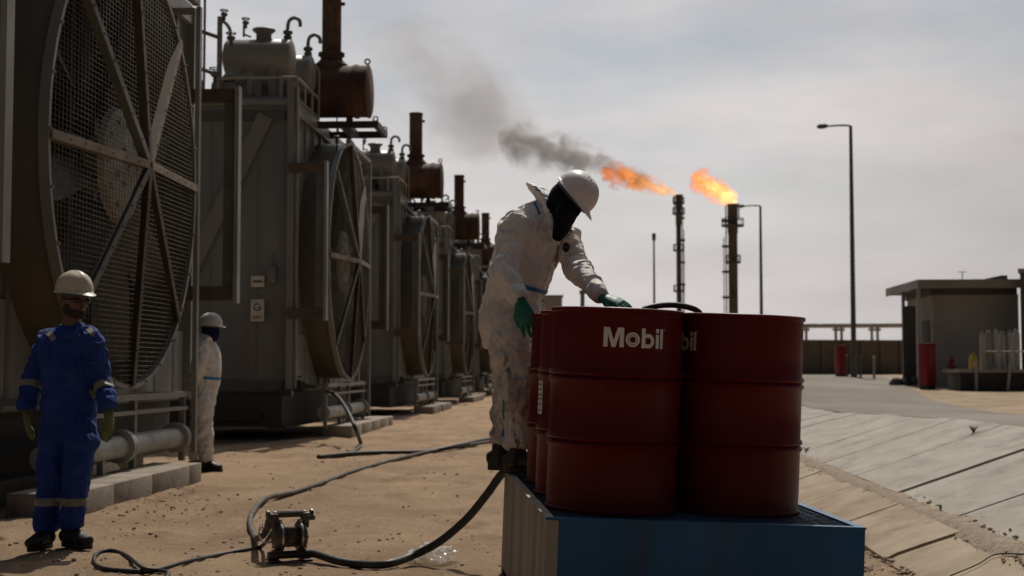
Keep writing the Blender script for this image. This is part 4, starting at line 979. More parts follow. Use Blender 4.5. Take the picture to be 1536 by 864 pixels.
def vol(name, a, b, ra, rb, shader, label, kind, cat=None, seg=20):
    """domain: an egg between a and b; local x runs 0..1 along it"""
    a, b = V(a), V(b); L_ = (b - a).length; d = (b - a) / L_
    up = V((0, 0, 1)); y = up.cross(d).normalized(); z = d.cross(y)
    mb = MB(); pr_ = [(.001, -.02)]
    n_ = 14
    pr_ = [((lerp(ra, rb, k / n_)) * max(.02, math.sqrt(max(0, 1 - (2 * (k / n_) - 1) ** 4))), k / n_ * L_) for k in range(n_ + 1)]
    mb.lathe(pr_, (0, 0, 0), (1, 0, 0), seg, capb=True, capt=True)
    o = mb.build(name, None, angle=None); o.matrix_basis = Matrix.Translation(a) @ Matrix((d, y, z)).transposed().to_4x4()
    o.data.materials.append(shader(L_, ra, rb)); tag(o, label, cat, kind=kind); return o
def field(t, L_, ra, rb, freq, det, thr, soft, seed, shape=1.0, stretch=.55, dist=0.0, amp=2.4):
    n = t.nodes; l = t.links
    tcn = n.new('ShaderNodeTexCoord'); sp = n.new('ShaderNodeSeparateXYZ'); l.new(tcn.outputs['Object'], sp.inputs[0])
    def m(op, a, b=None, c=None):
        x = n.new('ShaderNodeMath'); x.operation = op
        for i, v in enumerate((a, b, c)):
            if v is None: continue
            if isinstance(v, (int, float)): x.inputs[i].default_value = v
            else: l.new(v, x.inputs[i])
        return x.outputs[0]
    fx = m('DIVIDE', sp.outputs[0], L_)
    rad = m('MULTIPLY_ADD', fx, rb - ra, ra)
    prof = m('SQRT', m('MAXIMUM', m('SUBTRACT', 1.0, m('POWER', m('ABSOLUTE', m('MULTIPLY_ADD', fx, 2.0, -1.0)), 4.0)), .0004))
    rr = m('DIVIDE', m('SQRT', m('ADD', m('MULTIPLY', sp.outputs[1], sp.outputs[1]), m('MULTIPLY', sp.outputs[2], sp.outputs[2]))), m('MULTIPLY', rad, prof))
    mpn = n.new('ShaderNodeMapping'); mpn.inputs['Scale'].default_value = (stretch, 1, 1); mpn.inputs['Location'].default_value = (seed * 3.1, seed * 1.7, seed); l.new(tcn.outputs['Object'], mpn.inputs[0])
    nz = n.new('ShaderNodeTexNoise'); nz.inputs['Scale'].default_value = freq; nz.inputs['Detail'].default_value = det; nz.inputs['Roughness'].default_value = .6; nz.inputs['Distortion'].default_value = dist; l.new(mpn.outputs[0], nz.inputs[0])
    v = m('ADD', m('MULTIPLY', m('SUBTRACT', nz.outputs['Fac'], .5), amp), m('MULTIPLY', m('SUBTRACT', 1.0, rr), shape))
    s = n.new('ShaderNodeMapRange'); s.interpolation_type = 'SMOOTHSTEP'; s.inputs[1].default_value = thr; s.inputs[2].default_value = thr + soft; l.new(v, s.inputs[0])
    return s.outputs[0], fx, v, m, rr
def flame_shader(freq, thr, soft, seed, strength, cool, shape=1.1):
    def f(L_, ra, rb):
        mt = bpy.data.materials.new('flame_gas'); mt.use_nodes = True; t = mt.node_tree; n = t.nodes; n.clear(); l = t.links
        o = n.new('ShaderNodeOutputMaterial'); pv = n.new('ShaderNodeVolumePrincipled'); l.new(pv.outputs[0], o.inputs['Volume'])
        dn, fx, v, m, rr = field(t, L_, ra, rb, freq, 8, thr, soft, seed, shape, .6, 1.2, 4.6)
        heat = m('SUBTRACT', m('MULTIPLY_ADD', dn, .55, m('MULTIPLY', v, .45)), m('MULTIPLY', fx, cool))
        cr_ = n.new('ShaderNodeValToRGB'); e = cr_.color_ramp; e.elements[0].position = 0; e.elements[0].color = (.18, .035, .012, 1); e.elements[1].position = 1; e.elements[1].color = (1, .60, .20, 1)
        for p_, c_ in ((.22, (.75, .10, .015, 1)), (.5, (1, .22, .03, 1)), (.78, (1, .38, .07, 1))):
            q = e.elements.new(p_); q.color = c_
        l.new(heat, cr_.inputs[0]); l.new(cr_.outputs[0], pv.inputs['Emission Color'])
        l.new(m('MULTIPLY', dn, m('MULTIPLY', m('MAXIMUM', m('MULTIPLY_ADD', heat, 1.5, .15), .12), strength)), pv.inputs['Emission Strength'])
        pv.inputs['Color'].default_value = (.10, .07, .055, 1); l.new(m('MULTIPLY', dn, .95), pv.inputs['Density'])
        return mt
    return f
def smoke_shader(freq, thr, soft, seed, dens, colr, shape=1.0, fade0=0.0, fade1=0.0):
    def f(L_, ra, rb):
        mt = bpy.data.materials.new('smoke_gas'); mt.use_nodes = True; t = mt.node_tree; n = t.nodes; n.clear(); l = t.links
        o = n.new('ShaderNodeOutputMaterial'); pv = n.new('ShaderNodeVolumePrincipled'); l.new(pv.outputs[0], o.inputs['Volume'])
        dn, fx, v, m, rr = field(t, L_, ra, rb, freq, 6, thr, soft, seed, shape, .8, .6, 3.4)
        k = m('MULTIPLY', dn, dens)
        k = m('MULTIPLY', k, m('SUBTRACT', 1.0, m('MULTIPLY', fx, fade1)))
        l.new(k, pv.inputs['Density']); pv.inputs['Color'].default_value = (*colr, 1); pv.inputs['Anisotropy'].default_value = .2
        return mt
    return f
vol('flame', P(1107, 303, 200), P(1036, 262, 200), 1.7, 2.4, flame_shader(.85, .40, .32, 2, 2.3, .46, 1.25), 'compact bright orange flame on top of the thicker flare stack', 'thing', 'flame')
vol('flame', P(1018, 291, 230), P(900, 255, 230), 1.0, 3.0, flame_shader(.85, .40, .34, 5, 1.35, .50, 1.25), 'long ragged orange flame blowing left from the thinner flare stack', 'thing', 'flame')
vol('smoke_plume', P(985, 280, 229), P(745, 200, 229), 2.4, 5.6, smoke_shader(.30, .26, .5, 3, .40, (.42, .34, .275), 1.0, 0, .45), 'dark grey smoke puffs trailing left from the long flame', 'stuff')
vol('smoke_drift', P(835, 250, 232), P(540, 60, 232), 6, 15, smoke_shader(.085, -.05, .9, 9, .075, (.55, .46, .39), 1.0, 0, .70), 'faint brown smoke drifting up into the grey sky', 'stuff')
#PART4
# ------------------------------------------------------------------ people
from mathutils.bvhtree import BVHTree
def wrinkle(me, amp, seed, joints=(), axis=None, freq=1.0, coarse=None):
    """push the cloth in and out along its normals: long slanting folds, stronger near the joints"""
    o = V((seed * 3.7, seed * 1.3, seed * 2.1))
    A1 = Matrix.Rotation(.75, 3, 'X') @ Matrix.Rotation(.5, 3, 'Y'); A2 = Matrix.Rotation(-.65, 3, 'X') @ Matrix.Rotation(-.6, 3, 'Y')
    co = [v.co.copy() for v in me.vertices]; nr = [v.normal.copy() for v in me.vertices]
    for v, c, n_ in zip(me.vertices, co, nr):
        w = .45
        for j, r in joints: w += 1.0 * math.exp(-((c - j).length / r) ** 2)
        w = min(w, 1.5)
        q1 = A1 @ c; q2 = A2 @ c
        f1 = noise.noise(V((q1.x * 5, q1.y * 5, q1.z * 17)) * freq + o); f2 = noise.noise(V((q2.x * 5, q2.y * 5, q2.z * 19)) * freq + o * 2)
        m = .5 + .5 * noise.noise(c * 4 + o)
        f = m * (1 - 2.2 * abs(f1)) + (1 - m) * (1 - 2.2 * abs(f2))
        g_ = noise.noise(c * 6 + o) * .9 + noise.noise(c * 13 + o) * .35
        v.co = c + n_ * amp * w * (f * .9 + g_ * .8 - .35)
    me.update()

def crumple(ch, seed, amp=.08, step=.032, lo=.25):
    """resample a limb with rolls of loose cloth along it"""
    rr = random.Random(seed); out = []
    for a, b in zip(ch, ch[1:]):
        a = (V(a[0]), a[1], a[2] if len(a) > 2 else a[1]); b = (V(b[0]), b[1], b[2] if len(b) > 2 else b[1])
        n_ = max(1, int((b[0] - a[0]).length / step))
        for k in range(n_):
            t = k / n_; out.append([a[0].lerp(b[0], t), lerp(a[1], b[1], t), lerp(a[2], b[2], t)])
    l_ = ch[-1]; out.append([V(l_[0]), l_[1], l_[2] if len(l_) > 2 else l_[1]])
    n_ = len(out); ph = rr.random() * 6
    for i, q in enumerate(out):
        e = lo + (1 - lo) * min(1, abs(math.sin(i / n_ * math.pi * 2 + .5)) + .3 * rr.random())
        if 0 < i < n_ - 1:
            s_ = 1 if i % 2 else -1
            q[1] *= 1 + amp * e * s_ * rr.uniform(.4, 1.2); q[2] *= 1 + amp * e * s_ * rr.uniform(.4, 1.2)
            q[0] = q[0] + V((rr.uniform(-1, 1), rr.uniform(-1, 1), 0)) * .006 * e
    return [tuple(q) for q in out]

def cut_band(me, planes, test, off, name, m, parent):
    """a copy of the strip of cloth between two planes, lifted off the cloth"""
    bm = bmesh.new(); bm.from_mesh(me)
    for co, no in planes:
        bmesh.ops.bisect_plane(bm, geom=bm.verts[:] + bm.edges[:] + bm.faces[:], plane_co=co, plane_no=no, clear_outer=True)
    bm.normal_update()
    bmesh.ops.delete(bm, geom=[f for f in bm.faces if not test(f.calc_center_median())], context='FACES')
    bm.normal_update()
    for v in bm.verts: v.co += v.normal * off
    r = bpy.data.meshes.new(name); bm.to_mesh(r); bm.free()
    r.materials.clear()
    return link_mesh(name, r, m, parent, angle=None)

def hand_mb(mb, wrist, d, back, thumb, size=1.0, curl=(.35, .45, .35), spread=.06, fat=1.12, thumb_curl=.5):
    """palm, four fingers and a thumb; d = finger direction, back = back of the hand, thumb = +1/-1 side"""
    d = V(d).normalized(); back = V(back); back = (back - d * back.dot(d)).normalized(); sd = d.cross(back) * thumb
    def p(x, y, z): return V(wrist) + (d * x + sd * y + back * z) * size
    mb.chain([(p(-.01, 0, 0), .029 * size, .022 * size, sd), (p(.03, .0, .002), .038 * size, .019 * size, sd), (p(.07, -.002, .003), .043 * size, .0165 * size, sd), (p(.098, -.002, .001), .041 * size, .0135 * size, sd)], 16, sd)
    for y, ln, r, x0 in ((.031, .074, .0092, .092), (.0105, .083, .0096, .098), (-.0105, .077, .0092, .095), (-.031, .061, .0082, .086)):
        pts = [p(x0 - .03, y, 0)]; pos = p(x0, y, 0); pts.append(pos.copy()); ang = 0; segs = (.46, .30, .24)
        for f, c in zip(segs, curl):
            ang += c * (1 + .12 * (y < 0)); dirv = d * math.cos(ang) - back * math.sin(ang) + sd * (y / .03) * spread
            pos = pos + dirv.normalized() * ln * f * size; pts.append(pos.copy())
        mb.chain([(q, r * fat * size * k, r * fat * size * k) for q, k in zip(pts, (1.05, 1.1, 1.0, .95, .82))], 10, sd)
    a = p(.02, .022, -.004); b_ = p(.052, .050, -.012); c_ = p(.085, .058 - .012 * thumb_curl, -.018 - .02 * thumb_curl); e = p(.108, .054 - .03 * thumb_curl, -.024 - .03 * thumb_curl)
    mb.chain([(a, .016 * size, .015 * size), (b_, .0125 * fat * size, .0125 * fat * size), (c_, .011 * fat * size, .011 * fat * size), (e, .009 * fat * size, .009 * fat * size)], 10, back)

def glove(parent, m, wrist, d, back, thumb, size, cuff_dir, cuff_len=.07, cuff_r=.042, **kw):
    mb = MB(); hand_mb(mb, wrist, d, back, thumb, size, **kw)
    c = V(cuff_dir).normalized(); W = V(wrist)
    mb.chain([(W + V(d).normalized() * .01, .031, .026), (W + c * .02, .034, .03), (W + c * cuff_len, cuff_r, cuff_r * .92)], 16, V(d).cross(V(back)))
    me = remesh(mb.mesh(), .0042, 3); wrinkle(me, .0022, 3 + size, freq=2.6)
    return link_mesh('glove', me, m, parent, True, angle=None)

def boot(parent, ankle, heel_dir, z0, size=1.0, toe_up=0.0):
    """ankle = point in the shaft, heel_dir = direction the toe points, z0 = height of the sole's underside"""
    f = V(heel_dir); f.z = 0; f.normalize(); sd = f.cross(V((0, 0, 1))); a = V(ankle); g0 = V((a.x, a.y, z0))
    def p(x, y, z): return g0 + (f * x + sd * y) * size + V((0, 0, z * size + max(0, x) * toe_up))
    mb = MB()
    mb.chain([(p(-.075, 0, .06), .036 * size, .04 * size, sd), (p(-.03, 0, .068), .042 * size, .052 * size, sd), (p(.05, 0, .066), .044 * size, .05 * size, sd), (p(.12, .003, .052), .05 * size, .038 * size, sd), (p(.17, .003, .048), .044 * size, .032 * size, sd)], 18, sd)
    mb.chain([(p(-.02, 0, .05), .045 * size, .055 * size, f), (p(-.015, 0, .13), .048, .055, f), (a + V((0, 0, .05)), .052, .055, f)], 16, f)
    me = remesh(mb.mesh(), .006, 4); wrinkle(me, .003, 5, freq=2)
    b = link_mesh('boot', me, M['boot'], parent, True, angle=None)
    bm = MB(); out = []
    for k in range(28):
        t = k / 28 * 2 * math.pi; x = math.cos(t); y = math.sin(t)
        wd = .046 if x > .2 else (.040 if x > -.5 else .037)
        out.append((.055 + .142 * (abs(x) ** .8) * (1 if x > 0 else -1), wd * y))
    bm.poly([p(x, y, 0.0) for x, y in out], .030 * size, (0, 0, 1)); bm.build('sole', M['sole'], b, True)
    return b

def helmet(parent, c, up, fwd, m, size=1.0, vents=True, ridge=True):
    up = V(up).normalized(); fwd = V(fwd); fwd = (fwd - up * fwd.dot(up)).normalized(); sd = up.cross(fwd)
    def p(x, y, z): return V(c) + (fwd * x + sd * y + up * z) * size
    NA, NE = 64, 18; bm = MB(); rows = []
    for j in range(NE + 1):
        rows_ = []
        e = (math.pi / 2) * (1 - j / NE)
        for k in range(NA):
            a = 2 * math.pi * k / NA; ca, sa = math.cos(a), math.sin(a)
            ce, se = math.cos(e) ** .82, math.sin(e)
            x, y, z = .142 * ce * ca, .114 * ce * sa, .135 * se ** .92
            if ridge and z > .02:
                r_ = .006 * math.exp(-(y / .022) ** 4) * min(1, (z - .02) / .04); z += r_; x *= 1 + r_ * 1.5
            if ridge:                     # the raised edge that runs round the side of the shell
                z += .003 * math.exp(-((z - .045) / .006) ** 2)
            rows_.append(p(x, y, z))
        rows.append(rows_)
    for off, dz in ((.003, -.006), (.007, -.010), (.009, -.015), (.006, -.017), (-.004, -.012)):
        rr_ = []
        for k in range(NA):
            a = 2 * math.pi * k / NA; ca, sa = math.cos(a), math.sin(a)
            pk = max(0, ca) ** 3 * (.048 if off > .002 else .0); k_ = off / .009
            rr_.append(p((.142 + off) * ca + pk * max(0, k_), (.114 + off * .8) * sa, dz - max(0, ca) ** 3 * .012 * max(0, k_) + (.004 if ca < -.5 else 0)))
        rows.append(rr_)
    for j in range(4):                    # inner shell
        e = j / 3 * math.pi / 2
        rows.append([p(.132 * math.cos(e) * math.cos(2 * math.pi * k / NA), .104 * math.cos(e) * math.sin(2 * math.pi * k / NA), -.008 + .125 * math.sin(e)) for k in range(NA)])
    vr = [[bm.bm.verts.new(x) for x in r_] for r_ in rows]
    for r0, r1 in zip(vr, vr[1:]):
        for k in range(NA): bm.bm.faces.new((r0[k], r0[(k + 1) % NA], r1[(k + 1) % NA], r1[k]))
    bmesh.ops.remove_doubles(bm.bm, verts=bm.bm.verts, dist=1e-5)
    h = bm.build('hard_hat', m, parent, True, angle=60)
    if vents:
        for s_ in (-1,):
            for k in range(3):
                b = MB(); x = .045 - k * .022
                e = math.sqrt(max(0, 1 - (x / .142) ** 2)); y = s_ * .040; z = .137 * math.sqrt(max(0, 1 - (x / .142) ** 2 - (y / .114) ** 2)) ** .92
                b.sphere(p(x, y, z + .001), (.0075, .0055, .004), Matrix((fwd, sd, up)).transposed(), 10, 6); b.build('vent_hole', M['black'], h, True)
    b = MB(); b.lathe([(.098, -.004), (.104, -.03), (.101, -.032), (.095, -.006)], (0, 0, 0), (0, 0, 1), 40)
    me = b.mesh(); me.transform(Matrix.Translation(V(c)) @ Matrix((fwd * 1.17, sd * .98, up)).transposed().to_4x4())
    link_mesh('headband', me, M['pole'], h, True)
    return h

def on_surface(bvh, px, py, off=.004):
    o = V((0, 0, CAMZ)); q = P(px, py, 10); d = (q - o).normalized(); hit = bvh.ray_cast(o, d)
    if hit[0] is None: return None
    return hit[0] - d * off
def strip_on(bvh, name, pts, wpx, m, parent, off=.004, n=6, depthmax=None):
    bm = MB(); prev = None; q = spline([V((x, y, 0)) for x, y in pts], n)
    for i, c in enumerate(q):
        t = (q[min(i + 1, len(q) - 1)] - q[max(i - 1, 0)]).normalized(); nn = V((-t.y, t.x, 0)) * wpx / 2
        a, b = on_surface(bvh, c.x + nn.x, c.y + nn.y, off), on_surface(bvh, c.x - nn.x, c.y - nn.y, off)
        if a is None or b is None or (a - b).length > .12: prev = None; continue
        cur = (bm.bm.verts.new(a), bm.bm.verts.new(b))
        if prev and (prev[0].co - cur[0].co).length < .15: bm.bm.faces.new((prev[0], cur[0], cur[1], prev[1]))
        prev = cur
    return bm.build(name, m, parent, True, angle=None)
def dist_seg(p, a, b):
    t = max(0, min(1, (p - a).dot(b - a) / (b - a).length_squared)); return (p - a.lerp(b, t)).length
def body_mesh(parent, chains, spheres, voxel, m, name='body', k=.8, extra=None):
    mb = MB()
    for ch, sd in chains: mb.chain([(q[0], q[1] * k, (q[2] if len(q) > 2 else q[1]) * k) for q in ch], 14, sd)
    for c, s_, rot in spheres: mb.sphere(c, s_, rot)
    if extra: extra(mb)
    return link_mesh(name, remesh(mb.mesh(), voxel, 4), m, parent, True, angle=None)
def frame(up, fwd):
    up = V(up).normalized(); f = V(fwd); f = (f - up * f.dot(up)).normalized(); s_ = up.cross(f); return up, f, s_
def head_balaclava(parent, hc, up, fwd, neck, m, bib=None, size=1.0):
    up, f, s_ = frame(up, fwd); rot = Matrix((f, s_, up)).transposed(); mb = MB(); hc = V(hc)
    mb.sphere(hc, (.112 * size, .090 * size, .125 * size), rot); mb.sphere(hc + f * .028 - up * .065, (.085 * size, .072 * size, .085 * size), rot)
    mb.sphere(hc + f * .105 - up * .022, (.022, .017, .030), rot)
    mb.chain([(hc - up * .02, .08, .085), (hc - up * .10 - f * .01, .078, .082), (V(neck), .095, .095)], 16, s_)
    if bib: mb.chain([(q, a, b) for q, a, b in bib], 14, s_)
    me = remesh(mb.mesh(), .007, 5); wrinkle(me, .006, 9, freq=1.6)
    return link_mesh('balaclava', me, m, parent, True, angle=None)

# ---- the stooping worker on the tray
def stooping_worker():
    org = P(768, 712, 8.0)
    r_ = empty('person', (org.x, org.y, 0.0), 0, 'person in stained white coverall and black face cloth stooping over the red drums', 'person')
    f = V((.6, -.8, 0)); rt = V((-.8, -.6, 0))
    hip, waist, mid, chest, shl, neck = P(766, 492, 8.09), P(774, 432, 8.1), P(787, 393, 8.08), P(801, 356, 8.05), P(812, 328, 8.03), P(826, 314, 8.02)
    torso = [(hip, .165, .140), (P(768, 462, 8.1), .182, .155), (waist, .180, .150), (mid, .195, .155), (chest, .205, .150), (shl, .165, .115), (neck, .085, .085)]
    shR, elR, wrR = P(771, 338, 7.88), P(753, 407, 7.76), P(780, 449, 7.64)
    shL, elL, wrL = P(846, 350, 8.13), P(868, 404, 7.98), P(901, 444, 7.66)
    armR = [(P(790, 336, 7.99), .085, .085), (shR, .088, .086), (shR.lerp(elR, .5), .077, .077), (elR, .070, .070), (elR.lerp(wrR, .55), .064, .062), (wrR, .052, .05)]
    armL = [(P(826, 342, 8.09), .085, .085), (shL, .086, .084), (shL.lerp(elL, .5), .076, .074), (elL, .068, .066), (elL.lerp(wrL, .55), .060, .058), (wrL, .05, .048)]
    hR, kR, aR = P(762, 498, 8.02), P(776, 580, 7.92), P(778, 668, 7.93)
    hL, kL, aL = P(775, 498, 8.18), P(764, 580, 8.15), P(757, 662, 8.14)
    legR = [(P(764, 468, 8.06), .10, .11), (hR, .128, .138), (hR.lerp(kR, .5), .115, .12), (kR, .098, .10), (kR.lerp(aR, .5), .088, .092), (aR, .082, .088)]
    legL = [(P(770, 468, 8.14), .10, .11), (hL, .126, .135), (hL.lerp(kL, .5), .112, .118), (kL, .095, .098), (kL.lerp(aL, .5), .085, .09), (aL, .080, .086)]
    mb = MB(); mb.chain(torso, 28, rt, .25)
    for i, c in enumerate((armR, armL)): mb.chain(crumple(c, 3 + i, .10), 22, (0, 1, 0), .3)
    for i, c in enumerate((legR, legL)): mb.chain(crumple(c, 5 + i, .055, .045), 24, rt, .25)
    # collar standing round the neck
    cn = P(835, 338, 8.0); ax = (P(850, 305, 7.98) - P(826, 345, 8.04)).normalized(); u1 = ax.cross(V((0, 1, 0))).normalized(); u2 = ax.cross(u1)
    for k in range(9):
        pass
    ring = [cn + (u1 * math.cos(t) * .098 + u2 * math.sin(t) * .105) for t in [2 * math.pi * i / 20 for i in range(21)]]
    for a_, b_ in zip(ring, ring[1:]):
        if (a_ + b_).y / 2 < cn.y - .035: continue
        mb.chain([(a_ - ax * .03, .022, .016), (b_ - ax * .03, .022, .016)], 10, ax, .3)
        mb.chain([(a_ + ax * .015, .016, .012), (b_ + ax * .015, .016, .012)], 10, ax, .3)
    mb.chain([(P(823, 296, 8.02), .02, .035), (P(820, 318, 7.95), .018, .04), (P(826, 345, 7.885), .014, .03), (P(832, 362, 7.88), .008, .012)], 12, rt)
    # a few big hanging folds
    mb.chain([(P(734, 445, 8.05), .03, .05), (P(728, 475, 8.05), .03, .06), (P(735, 520, 8.1), .03, .05)], 12, rt)
    mb.chain([(P(755, 418, 7.8), .05, .05), (P(766, 440, 7.72), .058, .056)], 12, rt)
    me = remesh(mb.mesh(), .0085, 4)
    wrinkle(me, .021, 2, [(elR, .14), (elL, .14), (waist, .16), (kR, .16), (kL, .15), (aR, .12), (aL, .12), (shR, .12), (shL, .12), (hip, .14)])
    wrinkle(me, .012, 6, freq=2.1)
    me.materials.append(M['dirtyc']); bvh = BVHTree.FromPolygons([v.co for v in me.vertices], [p.vertices[:] for p in me.polygons])
    segs = [(shR, elR, .10), (elR, wrR, .10), (elL, wrL, .09), (shL, elL, .10)]
    def torso_only(p): return all(dist_seg(p, a, b) > d for a, b, d in segs)
    bn = (P(787, 393, 8.08) - P(772, 440, 8.1)).normalized(); bc = P(775, 424, 8.1)
    cov = link_mesh('coverall', me, None, r_, True, angle=None)
    inv = root_of(cov).matrix_basis.inverted(); loc = lambda q: inv @ q
    cut_band(me, [(loc(bc + bn * .011), bn), (loc(bc - bn * .011), -bn)], lambda p: torso_only(p + r_.location), .004, 'waist_tape', M['bluetape'], cov)
    strip_on(bvh, 'zip_flap', [(830, 392), (827, 408), (822, 424), (817, 436)], 7, M['dirtyc'], cov, .006)
    strip_on(bvh, 'shoulder_tape', [(801, 303), (806, 312), (810, 322)], 4, M['bluetape'], cov, .005)
    strip_on(bvh, 'flap_edge', [(838, 368), (834, 392), (829, 416), (822, 436), (815, 452)], 2.0, M['brown'], cov, .005)
    strip_on(bvh, 'leg_tape', [(755, 600), (755, 630), (754, 655)], 2.5, M['bluetape'], cov, .004)
    bd = MB(); ctr = on_surface(bvh, 849, 371, .006)
    ringp = [on_surface(bvh, 849 + 5.2 * math.cos(t), 371 + 7.5 * math.sin(t), .006) for t in [i * math.pi / 10 for i in range(20)]]
    ringp = [q for q in ringp if q is not None and (q - ctr).length < .08]
    bv = [bd.bm.verts.new(q) for q in ringp]; cv = bd.bm.verts.new(ctr)
    for i in range(len(bv)): bd.bm.faces.new((bv[i], bv[(i + 1) % len(bv)], cv))
    bg2 = bd.build('chest_badge', M['ink'], cov, True, angle=None)
    strip_on(bvh, 'badge_line', [(845.5, 371.5), (849, 370.5), (852.5, 370)], 1.6, M['tape'], bg2, .008)
    # hood lying bunched on the back of the neck
    hb = MB()
    hb.chain([(P(826, 328, 8.00), .095, .045), (P(818, 305, 8.04), .115, .042), (P(807, 288, 8.06), .115, .030), (P(795, 279, 8.08), .095, .016)], 16, (.1, 1, 0))
    hb.chain([(P(829, 300, 8.06), .07, .026), (P(816, 288, 8.10), .075, .018), (P(800, 279, 8.13), .05, .010)], 16, (.1, 1, 0))
    hm = remesh(hb.mesh(), .0065, 3); wrinkle(hm, .020, 14, freq=1.7)
    hood = link_mesh('hood', hm, M['whitec'], cov, True, angle=None)
    hbv = BVHTree.FromPolygons([v.co + r_.location for v in hm.vertices], [p.vertices[:] for p in hm.polygons])
    strip_on(hbv, 'seam_tape', [(803, 284), (810, 286), (818, 291), (826, 296)], 2.2, M['bluetape'], hood, .005)
    # head
    up, fw = V((.74, -.17, .65)), V((.60, -.42, -.68)); hc = P(852, 298, 7.96)
    head_balaclava(r_, hc, up, fw, P(831, 343, 8.01), M['knit'], [(P(850, 318, 7.90), .085, .06), (P(843, 338, 7.87), .075, .045), (P(835, 358, 7.86), .025, .03)])
    uu, ff, _ = frame(up, fw)
    helmet(r_, hc + uu * .046 + ff * .008, up, fw, M['helmet'], .95)
    body_mesh(r_, [(torso, rt), (armR, (0, 1, 0)), (armL, (0, 1, 0)), (legR, rt), (legL, rt), ([(neck, .07), (hc, .085)], rt)], [(hc, (.095, .08, .11), Matrix((ff, _, uu)).transposed())], .014, M['skin'], k=.78)
    # gloved hands: the right one closes over the drum rim, the left one rests flat
    dR = V((.30, -.22, -.92)).normalized()
    glove(r_, M['glove'], wrR + dR * .02, dR, V((-.35, -.93, .1)), 1, 1.2, shR.lerp(elR, 1) - wrR, curl=(.35, .6, .5), thumb_curl=.5, cuff_r=.055, cuff_len=.055, fat=1.04, spread=.22)
    dL = (P(949, 461, 7.58) - P(903, 445, 7.66)).normalized()
    glove(r_, M['glove'], P(905, 447, 7.65), dL, V((.15, -.55, .85)), 1, 1.1, elL - wrL, curl=(.22, .28, .22), thumb_curl=.35, fat=1.05, spread=.2, cuff_r=.05)
    zt = (TM @ V((.05, 2.1, .006))).z
    boot(r_, aR + V((.0, 0, -.05)), (.9, -.35, 0), zt, 1.03); boot(r_, aL + V((-.01, 0, -.05)), (.95, -.2, 0), zt + .004, 1.03)
    return r_
stooping_worker()

